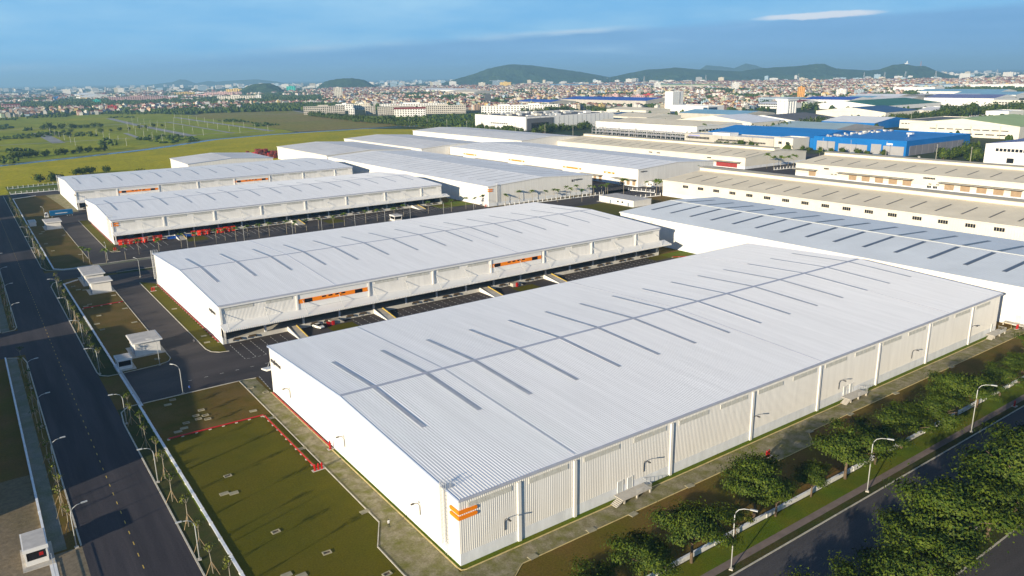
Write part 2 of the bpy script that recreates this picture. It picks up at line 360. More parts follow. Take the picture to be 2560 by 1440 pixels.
# kerbs
kerb([(-35, -120), (-35, 95), (-34.4, 102), (-32.5, 104.8), (-29.8, 105)]); kerb([(-29.8, 130.8), (-33, 131), (-34.6, 132.8), (-35, 136), (-35.2, 252), (-34, 258), (-30.5, 261.5)])
kerb([(-22.6, 278.9), (-30.3, 281.9), (-33.8, 285.9), (-35.1, 293), (-35.3, 570)]); kerb([(-50.2, 45), (-50.2, 158), (-50.8, 163), (-54.6, 165.6)]); kerb([(-54.6, 195), (-51, 196), (-50.2, 199), (-50.2, 570)])
kerb([(-29, 104.8), (-5, 104.8)]); kerb([(-.6, 104.2), (-5, 105), (-5.1, 20), (-8.7, 13.2), (-8.7, 3.5), (-5, -20.5)], .2)
kerb([(-.7, 92), (-.7, 0), (-.5, -1.0), (.2, -1.3), (200, -1.3), (204, .4), (204, 3)], .22, .1, KERBY)
kerb([(3.5, -20.6), (5, -8), (8.5, -5.6), (65, -5.6), (70, -9.6), (84, -9.6), (88, -5.7), (210, -5.7)], .16, .1, KERBY)
kerb([(-.2, 130.7), (-2.8, 131.4), (-4.7, 133.4), (-5.4, 137), (-5.5, 236)], .25)
kerb([(-29, 130.9), (-19.5, 131.7), (-16.8, 132.9), (-15.7, 135.5), (-15.6, 256)], .2); kerb([(-22, 284.2), (204, 284.2)], .25); kerb([(-10, 261.8), (204, 261.8)], .25)
kerb([(-1, 306.6), (-4.4, 308), (-5.5, 312), (-5.5, 416)], .22); kerb([(-15.7, 300), (-15.7, 400)], .2); kerb([(-20, -28.4), (420, -28.4)], .25); kerb([(-20, -45.6), (420, -45.6)], .25); kerb([(-20, -49.7), (420, -49.7)], .25)

# ---------------------------------------------------------------- warehouses
def ribs(a0, a1, pitch, d):
    """profile of ribbed sheet: list of (position, offset)"""
    o = []; n = max(1, int(round((a1-a0)/pitch))); p = (a1-a0)/n
    for i in range(n):
        q = a0+i*p; o += [(q, 0), (q+.5*p, 0), (q+.62*p, d), (q+.88*p, d)]
    o.append((a1, 0)); return o
def ribwall(m, side, a0, a1, c, z0, z1, pitch=.42, d=.03, mi=0):
    """side: '-y' (plane y=c, along x) or '-x' or '+y' or '+x'"""
    s = -1 if side[0] == '-' else 1; pr = ribs(a0, a1, pitch, d)
    for (p, o), (q, r) in zip(pr, pr[1:]):
        if side[1] == 'y':
            P = [(p, c+s*o, z0), (q, c+s*r, z0), (q, c+s*r, z1), (p, c+s*o, z1)]
            m.poly(P if s < 0 else P[::-1], mi)
        else:
            P = [(c+s*o, p, z0), (c+s*r, q, z0), (c+s*r, q, z1), (c+s*o, p, z1)]
            m.poly(P[::-1] if s < 0 else P, mi)
def sign(text, parent, loc, size, m, face):
    """raised lettering on a wall; face '-y' or '-x'"""
    cu = bpy.data.curves.new('lettering', 'FONT'); cu.body = text; cu.size = size; cu.extrude = .06; cu.resolution_u = 2
    o = bpy.data.objects.new('lettering', cu); me = bpy.data.meshes.new_from_object(o); bpy.data.objects.remove(o); bpy.data.curves.remove(cu)
    me.materials.clear(); me.materials.append(m); o = link('lettering', me, parent, loc)
    o.rotation_euler = (R(90), 0, 0) if face == '-y' else (R(90), 0, R(-90)); return o
def skylight(parent, axis, pos, s0, s1, zf, wd=.95, m=None, name='skylight'):
    """flat strip following the slope; pos along the ridge, s0..s1 down the slope, zf(s) roof height"""
    b = MB(); h = .07
    for k, (z) in enumerate((.05,)):
        A = [(pos-wd/2, s0, zf(s0)), (pos+wd/2, s0, zf(s0)), (pos+wd/2, s1, zf(s1)), (pos-wd/2, s1, zf(s1))]
        if axis == 'y': A = [(p[1], p[0], p[2]) for p in A]
        bt = [(p[0], p[1], p[2]+.01) for p in A]; tp = [(p[0], p[1], p[2]+h) for p in A]
        k0 = len(b.v); b.v += bt+tp
        for q in ((4, 5, 6, 7), (0, 1, 5, 4), (1, 2, 6, 5), (2, 3, 7, 6), (3, 0, 4, 7)): b.f.append(tuple(k0+i for i in q)); b.m.append(0)
    return b.obj(name, m or SKYL, parent)
def warehouse(label, x0, y0, x1, y1, H, Rz, axis, roof=None, wall=None, rib=.6, wrib=.42, sky=None, skyw=.95, skym=None, skyr=None, low=0, openy=0, plinth=2.2, group='warehouses of the logistics park', name='warehouse', gut=True, monitor=None, openx=0, seams=None, clampy=None):
    """one gabled shed; axis = direction of its ridge. Local frame has its origin at the south-west corner"""
    roof = roof or (ROOFX if axis == 'x' else ROOFW); wall = wall or WHITE
    L, W = x1-x0, y1-y0
    t = thing(name, label, 'warehouse', (x0, y0, 0), group=group)
    a, w_ = (L, W) if axis == 'x' else (W, L)             # a along the ridge, w_ across
    mid = w_/2
    def zf(s): return H+(Rz-H)*(1-abs(s-mid)/mid)
    sw = (lambda p: p) if axis == 'x' else (lambda p: (p[1], p[0], p[2]))
    # walls: eave sides ribbed, gable ends flat sheets with fine relief
    b = MB()
    if axis == 'x':
        ribwall(b, '-y', 0, L, 0, max(plinth, openy), H, wrib); ribwall(b, '+y', 0, L, W, plinth, H, wrib*2)
    else:
        ribwall(b, '-x', 0, W, 0, max(plinth, openx), H, wrib); ribwall(b, '+x', 0, W, L, plinth, H, wrib*2)
    for e in (0, a):
        P = [sw(p) for p in ((e, 0, plinth), (e, w_, plinth), (e, w_, H), (e, mid, Rz), (e, 0, H))]
        fl = (e == 0) == (axis == 'x'); b.poly(P[::-1] if fl else P)
    b.obj('wall', wall, t)
    b = MB(); z = plinth
    if not openy and not openx: b.box(-.02, -.02, -.1, L+.02, W+.02, z)
    elif openy: b.box(-.02, openyd, -.1, L+.02, W+.02, z); b.box(-.03, -.03, -.1, .32, openyd, z); b.box(L-.3, -.03, -.1, L+.03, openyd, z)
    else: b.box(openyd, -.02, -.1, L+.02, W+.02, z)
    b.obj('plinth', PLINTH, t)
    # roof
    b = MB(); oh = .35; pr = ribs(-.25, a+.25, rib, .035) if rib else [(-.25, 0), (a+.25, 0)]
    for s0, s1 in ((-oh, mid), (w_+oh, mid)):
        za, zb = H-(Rz-H)*oh/mid+.06, Rz+.06
        for (p, o), (q, r) in zip(pr, pr[1:]):
            P = [sw(v) for v in ((p, s0, za+o), (q, s0, za+r), (q, s1, zb+r), (p, s1, zb+o))]
            if (s0 > 0) != (axis == 'y'): P = P[::-1]
            b.poly(P)
    b.obj('roof', roof, t)
    for s in (-oh-.22, w_+oh):                            # eave gutters, barge trims and ridge cap
        b = MB(); q0 = sw((-.3, s, H-.42)); q1 = sw((a+.3, s+.22, H+.06)); b.box(*q0, *q1)
        b.obj('gutter', GUTTER if gut is True else gut, t)
    for e in (-.33, a+.25):
        b = MB()
        for s0, s1 in ((-oh, mid), (w_+oh, mid)):
            za, zb = H-(Rz-H)*oh/mid, Rz
            P = [(e, s0, za-.25), (e, s1, zb-.25), (e, s1, zb+.14), (e, s0, za+.14)]
            b.extr([sw(p) for p in P], sw((.08, 0, 0)) if axis == 'x' else (0, .08, 0))
        b.obj('barge_trim', TRIMG if gut is True else gut, t)
    if monitor:
        mw, mh = monitor; zz = zf(mid-mw)
        b = MB(); q0 = sw((0, mid-mw, zz-.3)); q1 = sw((a, mid+mw, Rz+mh)); b.box(*q0, *q1)
        b.obj('monitor', wall, t)
        b = MB()
        for sg in (-1, 1):
            P = [(-.4, mid+sg*(mw+.8), Rz+mh-.05), (-.4, mid, Rz+mh+.55), (-.4, mid, Rz+mh+.75), (-.4, mid+sg*(mw+.8), Rz+mh+.15)]
            b.extr([sw(p) for p in P], sw((a+.8, 0, 0)) if axis == 'x' else (0, a+.8, 0))
        b.obj('monitor_roof', mat('roof_monitor', (.42, .38, .30), .6, .08, .1), t)
    else:
        b = MB(); hw = .55
        P = [(-.25, mid-hw, Rz+.07), (-.25, mid, Rz+.17), (-.25, mid+hw, Rz+.07), (-.25, mid, Rz)]
        b.extr([sw(p) for p in P], sw((a+.5, 0, 0)) if axis == 'x' else (0, a+.5, 0)); b.obj('ridge_cap', GUTTER if rib == .6 else roof, t)
    if sky:
        f0, f1 = skyr or (.262, .498)
        for p in sky:
            skylight(t, axis, p, w_*f0, w_*f1-.4, lambda s: zf(s)+.10, skyw, skym); skylight(t, axis, p, w_*(1-f0), w_*(1-f1)+.4, lambda s: zf(s)+.10, skyw, skym)
    if seams:
        for p in seams:
            for s0, s1 in ((0, mid-.6), (w_, mid+.6)): skylight(t, axis, p, s0, s1, lambda s: zf(s)+.085, .12, GUTTER, 'roof_seam')
    t['W'] = W; return t, zf
openyd = 8.0
def louvres(t, xs, z0, z1, wd, face, c=0, n=5):
    for x in xs:
        for k in range(n):
            b = MB(); a0, a1 = x+k*wd/n+.04, x+(k+1)*wd/n-.04
            for j in range(4):
                za = z0+j*(z1-z0)/4; zb = za+(z1-z0)/4-.05
                if face == '-y': b.box(a0, c-.13, za, a1, c+.02, zb)
                else: b.box(c-.13, a0, za, c+.02, a1, zb)
            b.obj('louvre', LOUV, t)
def pilasters(t, xs, z0, z1, face='-y', wd=.65, d=.3):
    for x in xs:
        b = MB()
        if face == '-y': b.box(x-wd/2, -d, z0, x+wd/2, .0, z1)
        else: b.box(-d, x-wd/2, z0, 0, x+wd/2, z1)
        b.obj('pilaster', WHITE, t)
PIL = [12.0, 24.5, 49.5, 74.8, 99.6, 125.1, 150.0, 174.5]
BAY = [7.3+12.72*k for k in range(15)]
t, zA = warehouse('nearest huge white warehouse, its ribbed roof filling the middle of the view', 0, 0, 191.8, 92, 12.5, 14.65, 'x', sky=BAY, seams=(24.5, 99.5, 160))
pilasters(t, PIL, 0, 11.4)
louvres(t, [1.7]+[14.1+12.48*k for k in range(14)], 10.3, 11.3, 8.8, '-y')
for x in (35.2, 37.8, 110.5, 113.2, 188.6):
    b = MB(); b.box(x, -.1, 1, x+1.25, .0, 3.3); o = b.obj('door', mat('door_grey', (.55, .57, .57), .5, .05, 1), t)
    b = MB(); b.box(x-.1, -.14, 1, x, .0, 3.4); b.box(x+1.25, -.14, 1, x+1.35, .0, 3.4); b.box(x, -.14, 3.3, x+1.25, .0, 3.4); b.obj('door_frame', WHITE, o)
sign('mapletree', t, (-.16, 90.9, 8.75), 1.75, DKMET, '-x')
def chevron(t, z, ext=2.6, extx=3.6, loc=(0, 0)):
    for zz in (z, z-1.05):
        for face in 'xy':
            e = ext if face == 'x' else extx; b = MB(); pts = [(.0, zz-.33), (e-.3, zz-.33)]
            pts += [(e-.3+.33*math.sin(k*math.pi/6), zz-.33*math.cos(k*math.pi/6)) for k in range(1, 6)]+[(e-.3, zz+.33), (0, zz+.33)]
            if face == 'y': b.extr([(loc[0]+p-.2, loc[1]-.26, q) for p, q in pts], (0, .2, 0))
            else: b.extr([(loc[0]-.26, loc[1]+p-.05, q) for p, q in pts], (.2, 0, 0))
            b.obj('logo_bar', ORANGE, t)
chevron(t, 10.0)
# far canopy edge of the nearest warehouse at its left end, on the dock side
b = MB(); b.extr([(-1.2, 92, 5.9), (-1.2, 96.5, 5.0), (-1.2, 96.5, 5.35), (-1.2, 92, 6.35)], (194, 0, 0)); b.obj('canopy', WALLN, t)
for k in range(16):
    b = MB(); b.tube([(.4+k*12.7, 92.1, 9.3), (.4+k*12.7, 96, 5.5)], .07, 5); b.obj('canopy_rod', POLEW, t)
def caged_ladder(x, y, H, label, rz=0):
    """steel ladder with safety cage; local -x faces away from the wall"""
    t = thing('caged_ladder', label, 'ladder', (x, y, 0), rz, 'caged ladders on the warehouse gables')
    b = MB()
    for s in (-.28, .28): b.tube([(-.3, s, .2), (-.3, s, H+1.3)], .035, 4)
    b.obj('rail', METAL, t)
    b = MB()
    for k in range(int(H/.35)): b.tube([(-.3, -.28, .5+k*.35), (-.3, .28, .5+k*.35)], .022, 4)
    tag(b.obj('rung', METAL, t), kind='stuff')
    b = MB(); zz = 2.4
    while zz < H+1.4:
        b.tube([(-.3-.78*math.sin(math.pi*k/8), .42*math.cos(math.pi*k/8), zz) for k in range(9)], .03, 4); zz += .75
    b.obj('cage_hoop', METAL, t)
    b = MB()
    for k in range(1, 8, 1): b.tube([(-.3-.78*math.sin(math.pi*k/8), .42*math.cos(math.pi*k/8), 2.4), (-.3-.78*math.sin(math.pi*k/8), .42*math.cos(math.pi*k/8), H+1.4)], .025, 4)
    b.obj('cage_strap', METAL, t)
    b = MB()
    for s in (-.7, .7):
        b.tube([(-.4, s, H+1.25), (1.5, s, H+1.25)], .035, 4); b.tube([(-.4, s, H+.75), (1.5, s, H+.75)], .03, 4)
        for q in (-.4, .5, 1.5): b.tube([(q, s, H), (q, s, H+1.25)], .035, 4)
    b.box(-.4, -.7, H+.12, 1.5, .7, H+.2); b.obj('landing', METAL, t)
    return t
caged_ladder(-.02, 4.0, 12.6, 'grey caged ladder up the sunlit gable beside the orange chevron of the nearest warehouse')
def wall_lamp(x, y, z, face, label):
    t = thing('wall_lamp', label, 'lamp', (x, y, z), 0 if face == '-y' else R(-90), 'lamps bracketed to the nearest warehouse')
    b = MB(); b.tube([(0, -.12, -.6), (0, -.14, 1.1), (0, -.35, 1.7), (0, -.8, 2.0), (0, -1.3, 2.05)], .07, 5); b.obj('arm', DKMET, t)
    b = MB(); b.box(-.16, -1.85, 1.97, .16, -1.2, 2.15); b.obj('lamp_head', DKMET, t)
for k, x in enumerate((8.9, 41.9, 75.2, 108, 142, 175)): wall_lamp(x, 0, 3.9, '-y', f'dark wall lamp on a curved arm, {ORD[k]} from the near corner along the ribbed wall')
for k, y in enumerate((13.3, 46, 78.4)): wall_lamp(0, y, 3.6, '-x', f'dark wall lamp on a curved arm, {ORD[k]} from the near corner along the sunlit gable')
def stair(x, label):
    t = thing('outside_stair', label, 'stair', (x, 0, 0), group='stairs to the wall doors')
    b = MB(); b.box(0, -2.6, .8, 7.6, -.15, .95); b.obj('landing', CONC, t)
    for k in range(5):
        b = MB(); b.box(-.34*(k+1), -2.6, .8-.16*(k+1)-.0, -.34*k, -1.0, .95-.16*(k+1)); b.obj('step', CONC, t)
    b = MB()
    for q in (.4, 3.7, 7.2): b.box(q, -2.5, 0, q+.3, -2.2, .8)
    b.obj('post', CONC, t)
    b = MB()
    pts = [(q, -2.55) for q in np.arange(3.4, 7.6, .35)]+[(7.55, q) for q in np.arange(-2.5, -.1, .35)]
    for p in pts: b.tube([(*p, .95), (*p, 1.95)], .025, 4)
    b.tube([(3.4, -2.55, 1.97), (7.55, -2.55, 1.97), (7.55, -.2, 1.97)], .04, 5); b.obj('railing', METAL, t)
stair(34.2, 'concrete stair to a pair of doors in the ribbed wall, nearer the camera'); stair(109.6, 'concrete stair to a pair of doors half way along the ribbed wall'); stair(185.5, 'concrete stair at the far end of the ribbed wall')

def dock_side(t, L, sx, orange, ramps, cz=(6.3, 5.05), text=None, logo=False):
    """loading side of a warehouse at local y = 0: open bays under a canopy, platform, doors, levellers, ramps"""
    b = MB(); b.box(.32, .0, -.1, L-.3, openyd+.1, 1.3); b.obj('dock_platform', mat('dock_concrete', (.62, .60, .55), .8, .08, .4), t)
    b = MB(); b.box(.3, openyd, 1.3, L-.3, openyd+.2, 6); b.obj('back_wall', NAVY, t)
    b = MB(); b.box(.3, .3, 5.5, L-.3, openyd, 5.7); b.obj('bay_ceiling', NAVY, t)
    n = int(L/12.5)
    for k in range(n+1):
        x = min(L-.8, .9+k*12.5)
        b = MB(); b.box(x-.3, .02, 1.3 if k % 2 else 0, x+.3, .62, 5.3); b.obj('column', WHITE if k % 2 == 0 else PLINTH, t)
    for k in range(n):
        for q in (2.6, 7.6):
            b = MB(); b.box(k*12.5+q, openyd-.12, 1.3, k*12.5+q+2.9, openyd+.02, 5.0); o = b.obj('dock_door', DOORG, t)
    for k in range(n):
        x = k*12.5
        if any(a-6 < x+6 < c+4 for a, c in ramps): continue
        for q in (3.4, 8.0):
            b = MB(); b.box(x+q, -.55, .85, x+q+2.1, .0, 1.32); o = b.obj('dock_leveller', mat('leveller_brown', (.10, .07, .04), .7, .2, 1), t)
            b = MB(); b.box(x+q-.35, -.5, .5, x+q-.02, .0, 1.05); b.box(x+q+2.12, -.5, .5, x+q+2.45, .0, 1.05); b.obj('bumper', DKMET, o)
    # sloping canopy hung from rods
    b = MB(); b.extr([(-.3, -.0, cz[0]), (-.3, -4.5, cz[1]), (-.3, -4.5, cz[1]+.42), (-.3, -.0, cz[0]+.22)], (L+3.6, 0, 0)); b.obj('canopy', WALLN, t)
    b = MB(); pr = ribs(-.3, L+3.3, .6, .05)
    for (p, o), (q, r) in zip(pr, pr[1:]): b.poly([(p, -4.5-.02-o, cz[1]-.02), (q, -4.5-.02-r, cz[1]-.02), (q, -4.5-.02-r, cz[1]+.5), (p, -4.5-.02-o, cz[1]+.5)])
    b.obj('canopy_fascia', WALLN, t)
    for k in range(n+1):
        x = 1.4+k*12.4; b = MB(); b.tube([(x, -.1, 9.5), (x, -4.2, cz[1]+.4)], .09, 5); b.obj('canopy_rod', POLEW, t)
    pil = [.35]+[24.3+25.1*k for k in range(7)]
    pilasters(t, [p for p in pil if p < L-1], cz[0]+.25, 11.55, wd=.55, d=.4)
    b = MB(); b.box(0, -.55, 11.55, L, .0, 12.05); b.obj('eave_band', WALLN, t)
    skip = [o[0] for o in orange]
    xs = [q for k in range(int(L/12.5)) for q in [1.6+12.5*k] if not any(o-2 < q+4 < o+25 for o in skip)]
    louvres(t, xs, 10.4, 11.4, 8.8, '-y', n=5)
    for o0, o1 in orange:
        wd = o1-o0; b = MB(); b.box(o0-.1, -.14, cz[0]+.3, o1+.1, -.05, 11.5); b.obj('smooth_panel', WALLN, t)
        b = MB(); b.box(o0, -.24, 8.45, o1, -.13, 9.8); p = b.obj('orange_band', ORANGE, t)
        for a, c, z0, z1 in ((.082, .19, 8.5, 9.75), (.33, .385, 9.25, 9.72), (.422, .478, 9.25, 9.72), (.52, .572, 9.25, 9.72), (.608, .665, 9.25, 9.72), (.81, .92, 8.5, 9.75)):
            b = MB(); b.box(o0+wd*a, -.29, z0, o0+wd*c, -.22, z1); wn = b.obj('window', DARKWIN, p)
    for x0, x1 in ramps:
        rp = MB(); rp.extr([(x0, -.0, 0), (x0, -10.2, 0), (x0, -10.2, .06), (x0, -.0, 1.28)], (x1-x0, 0, 0)); rp.obj('ramp', CONC, t)
        for xx, mm in ((x0-.25, WALLN), (x1, YPAINT)):
            b = MB(); b.extr([(xx, -.02, 0), (xx, -10.0, 0), (xx, -10.0, .25), (xx, -.02, 1.62)], (.25, 0, 0)); b.obj('ramp_curb', mm, t)
BAYB = [6.6+12.55*k for k in range(15)]
kB = dict(openy=6.2, sky=BAYB, skyw=.9)
tB, _ = warehouse('long white warehouse with two orange window bands above its dock canopy, behind the nearest one', 0, 137.9, 189.5, 229.8, 12.5, 14.65, 'x', seams=(37.5, 112), **kB)
dock_side(tB, 189.5, 0, [(24.7, 48.9), (99.2, 123.5)], [(20.6, 23.3), (51, 54), (94.5, 98), (125, 128.6)])
sign('mapletree', tB, (-.16, 11.2, 8.4), 1.7, DKMET, '-x')
tC, _ = warehouse('white warehouse behind the palm lined dock yard, with orange logo at its near left corner', -.5, 326, 189, 415.5, 12.5, 14.6, 'x', **kB)
dock_side(tC, 189.5, 0, [], [(28.6, 32), (91, 95), (168, 172)]); chevron(tC, 10.6, .6, 3.4)
sign('mapletree', tC, (-.16, 88, 9), 1.7, DKMET, '-x')
tD, _ = warehouse('white warehouse with two orange window bands, farthest left of the long parallel ones', -.4, 461, 189, 555, 12.5, 14.6, 'x', rib=1.2, wrib=1.2, **kB)
dock_side(tD, 189.4, 0, [(24.7, 48.9), (99.2, 123.5)], [(20.6, 23.3)])
sign('mapletree', tD, (-.16, 4, 9.2), 1.4, DKMET, '-x')
caged_ladder(-.02, 229, 12.6, 'caged ladder painted red and white at the far corner of the second warehouse gable'); caged_ladder(-.4, 332, 12.6, 'caged ladder beside the orange logo of the third warehouse'); caged_ladder(-.42, 553, 12.6, 'caged ladder at the far left corner of the leftmost white warehouse')
warehouse('grey roofed warehouse peeping out behind the leftmost long white one', 96, 578, 167, 642, 12.5, 14.8, 'y', ROOFG, rib=1.5, wrib=1.5, sky=[8+9*k for k in range(6)], skyw=.5, skym=GUTTER)
tE, _ = warehouse('warehouse with blue grey roof and dark paired skylights, right of the nearest one', 204, -60, 275.3, 178, 12.5, 14.5, 'y', ROOFB, rib=1.0, wrib=1.0, gut=WHITE, sky=[8.3+12.25*k for k in range(19)], skyw=1.55, skym=SKYLD, skyr=(.175, .478))
b = MB(); b.box(35.4, .0, 14.58, 35.9, 238, 14.78); b.obj('ridge_rail', POLEW, tE)
for y in (20, 45, 70, 95, 120, 145, 170, 195, 220):
    b = MB(); b.box(-.12, y, 2, -.0, y+.25, 12.1); b.obj('downpipe', WALLN, tE)
for y in (216, 228, 118, 124):
    b = MB(); b.box(-.14, y, 9.6, -.0, y+1.5, 11.2); b.obj('wall_vent', LOUV, tE)
b = MB(); b.box(-.14, 58, 1, -.0, 59.4, 3.4); b.obj('door', mat('door_grey', (.55, .57, .57), .5, .05, 1), tE)
b = MB(); b.box(-2.2, 56, .8, -.05, 62, .95); b.box(-2.2, 56, 0, -1.9, 56.3, .8); b.box(-2.2, 61.7, 0, -1.9, 62, .8)
for k in range(12): b.tube([(-2.15, 56+k*.5, .95), (-2.15, 56+k*.5, 1.9)], .025, 4)
b.obj('door_landing', CONC, tE)
kH = dict(rib=1.2, wrib=1.2, gut=WHITE, skyw=.45, skym=mat('skylight_mid', (.33, .34, .36), .4, .1, .3))
tH, _ = warehouse('large white warehouse with orange logo on its near corner, beside the palm lined fence', 205.6, 297, 290.5, 548, 12.5, 14.7, 'y', sky=[8+10.4*k for k in range(23)], skyr=(.12, .49), **kH)
chevron(tH, 10.6, .9, 3.2); caged_ladder(211.5, 297, 12.6, 'caged ladder on the shaded gable of the warehouse beside the palms', R(90))
sign('mapletree', tH, (69, -.2, 10.1), 1.7, DKMET, '-y')
b = MB(); b.box(66.8, -.12, 9.3, 67.7, -.0, 10.9); b.box(68.8-.4, -.12, 9.3, 69.3-.4, -.0, 10.9); b.obj('window', DARKWIN, tH)
tI, _ = warehouse('white warehouse with orange sign bands over grey dock canopies', 334, 297, 414.4, 555, 12.5, 14.7, 'y', sky=[8+10.4*k for k in range(24)], skyr=(.12, .49), **kH)
sign('mapletree', tI, (2.2, -.2, 10.3), 1.6, DKMET, '-y')
ST = mat('canopy_grey', (.33, .31, .27), .7, .15, .4); BRD = mat('roller_brown', (.36, .26, .17), .7, .12, .5)
for y0, y1 in ((211, 233), (136, 159), (62, 84), (24.5, 36)):
    b = MB(); b.box(-.2, y0, 7.0, -.02, y1, 8.2); o = b.obj('orange_band', ORANGE, tI)
    b = MB(); b.box(-.25, y0+2, 7.3, -.19, y0+4, 7.9); b.box(-.25, y1-4.5, 7.3, -.19, y1-2, 7.9); b.obj('window', WALLN, o)
for y0, y1 in ((234, 258), (160, 210), (85, 135), (37, 61), (1, 23)):
    b = MB(); b.box(-5.5, y0, 4.9, -.02, y1, 5.2); b.obj('canopy', ST, tI)
    for k in range(int((y1-y0)/6)):
        b = MB(); b.box(-.14, y0+1.5+k*6, .6, -.02, y0+4.6+k*6, 4.2); b.obj('dock_door', BRD, tI)
kG = dict(roof=ROOFT, rib=1.2, wrib=1.2, gut=CREAM, skyw=.9, skym=mat('skylight_tan', (.16, .14, .11), .5, .1, .3), skyr=(.10, .30), monitor=(4.2, 1.6), wall=CREAM)
J = [('grey roofed warehouse left of the large pale ones, next to red stacked goods', 209.5, 560, 293, 690), ('grey roofed warehouse in the second far row', 303, 556, 385, 736), ('grey roofed warehouse with a dock canopy, farthest back of the park', 424, 559, 504, 796)]
for l, x0, y0, x1, y1 in J: warehouse(l, x0, y0, x1, y1, 12.5, 14.8, 'y', ROOFG, rib=1.5, wrib=1.5, sky=[9+11*k for k in range(int((y1-y0)/11)-1)], skyw=.4, skym=GUTTER, skyr=(.15, .49), gut=CREAM)
ca = thing('dock_canopy', 'low dock canopy along the farthest grey roofed warehouse', 'canopy', (424, 559, 0)); b = MB(); b.box(-6, 20, 6.4, -.05, 236, 6.8); b.obj('canopy_sheet', CREAM, ca)
for k in range(18): b = MB(); b.box(-5.8, 22+k*12, 0, -5.4, 22.4+k*12, 6.4); b.obj('post', STAKE, ca)
def windows(t, ys, z0, z1, wd, n, m=DARKWIN, x=-.1):
    for y in ys:
        for k in range(n):
            b = MB(); b.box(x, y+k*wd/n+.08, z0, x+.12, y+(k+1)*wd/n-.08, z1); b.obj('window', m, t)
tF, _ = warehouse('beige roofed warehouse with a long row of four pane windows, nearest of the beige ones', 318, -150, 398, 258, 10.3, 14.0, 'y', sky=[3+12.25*k for k in range(33)], **kG)
windows(tF, [150+x for x in np.arange(236-12.35*25, 240, 12.35)], 7.0, 8.7, 4.6, 4)
tG, _ = warehouse('beige roofed warehouse with canopied brown roller doors', 469, -160, 551, 262, 9.6, 13.4, 'y', sky=[6+14*k for k in range(30)], **kG)
for y0, y1 in ((403, 422), (330, 385), (262, 312), (200, 250)):
    b = MB(); b.box(-5, y0, 5.4, -.02, y1, 5.8); b.obj('canopy', ST, tG)
    for k in range(int((y1-y0)/10)):
        b = MB(); b.box(-.14, y0+1.5+k*10, .8, -.02, y0+7.5+k*10, 4.6); b.obj('roller_door', BRD, tG)
windows(tG, (394, 320, 316), 6.6, 7.8, 4, 4); windows(tG, (390, 387, 318, 313), 3.2, 3.8, 2, 2); windows(tG, (314, 318), .8, 2.4, 3, 3)
tK, _ = warehouse('beige roofed warehouse with a red loading bay at its near end, in the far row', 472, 312, 556, 560, 9.4, 13.2, 'y', sky=[6+14*k for k in range(17)], **kG)
b = MB(); b.box(-5, 4, 5.2, -.02, 34, 5.6); b.obj('canopy', ST, tK); b = MB(); b.box(-.14, 8, .6, -.02, 30, 4.4); b.obj('roller_door', mat('bay_red', (.30, .04, .04), .7, .1, .4), tK)
windows(tK, (36, 96, 106), 6.4, 7.4, 4.5, 4)
# the warehouses across the boulevard, just outside the left edge, that shade the road
for l, y0, y1 in (('white warehouse across the boulevard level with the nearest one', 61.5, 163), ('white warehouse across the boulevard level with the second one', 184, 300), ('white warehouse across the boulevard level with the third one', 329, 437), ('white warehouse farther up across the boulevard', 452, 560)):
    warehouse(l, -262, y0, -73, y1, 12.5, 14.7, 'x', rib=0, wrib=3)

# ---------------------------------------------------------------- walls, gates, small buildings
def wall_run(label, pts, h=.26, th=.4, m=WHITE, posts=4.0, name='boundary_wall'):
    t = thing(name, label, 'wall', (*pts[0], 0), group='boundary walls'); P = [Vector((p[0]-pts[0][0], p[1]-pts[0][1])) for p in pts]
    for a, c in zip(P, P[1:]):
        d = (c-a); L = d.length; d.normalize(); n = Vector((-d.y, d.x))*th/2
        q = [a+n, a-n, c-n, c+n]; b = MB(); b.prism(q[::-1], -.1, h); b.obj('wall_panel', m, t)
        n2 = n*1.35; q = [a+n2, a-n2, c-n2, c+n2]; b = MB(); b.prism(q[::-1], h, h+.1); b.obj('coping', PLINTH, t)
        k = 0
        while k*posts < L:
            p = a+d*k*posts; b = MB(); r = th*.75; b.box(p.x-r, p.y-r, -.1, p.x+r, p.y+r, h+.16); b.obj('pier', m, t); k += 1
    return t
wall_run('white boundary wall between the boulevard saplings and the dark green lawn', [(-30, -40), (-30, 104)], posts=6)
wall_run('white boundary wall of the second plot, from the gate hut up to the crossing', [(-30, 131.5), (-30.6, 253), (-25, 257.5)], posts=6)
wall_run('white boundary wall of the third plot, turning at the crossing', [(-16, 281), (-22.6, 281.2), (-28, 282), (-31, 285.5), (-31, 425)], posts=6)
wall_run('white boundary wall of the farthest left plot', [(-31, 426), (-30.6, 548), (-16, 556)], posts=6)
wall_run('grey white wall along the left edge of the footpath', [(-55.1, 45.5), (-55.1, 165)], h=.5, th=.3, posts=8)
wall_run('pale wall along the left footpath beyond the side road', [(-55.1, 196), (-55.1, 420)], h=.5, th=.3, posts=8)
wall_run('low white wall glimpsed behind the row of trees', [(10, -21.2), (230, -21.2)], h=.8, th=.3, posts=14)
def fence(label, a, c, h=2.0, n=None):
    a, c = Vector(a), Vector(c); L = (c-a).length; n = n or int(L/3.5); d = (c-a)/n
    t = thing('fence', label, 'fence', (*a, 0), group='white post fences'); ang = math.atan2(d.y, d.x); l = d.length
    pm = MB().box(-.18, -.18, 0, .18, .18, h).mesh('post', WALLN); b = MB(); b.box(.18, -.1, .0, l-.18, .1, .45)
    b.tube([(.18, 0, 1.1), (l-.18, 0, 1.1)], .03, 4); b.tube([(.18, 0, h-.25), (l-.18, 0, h-.25)], .03, 4); b2 = b.mesh('rail_panel', PLINTH)
    for k in range(n+1):
        link('post', pm, t, (d.x*k, d.y*k, 0))
        if k < n: link('rail_panel', b2, t, (d.x*k, d.y*k, 0), ang)
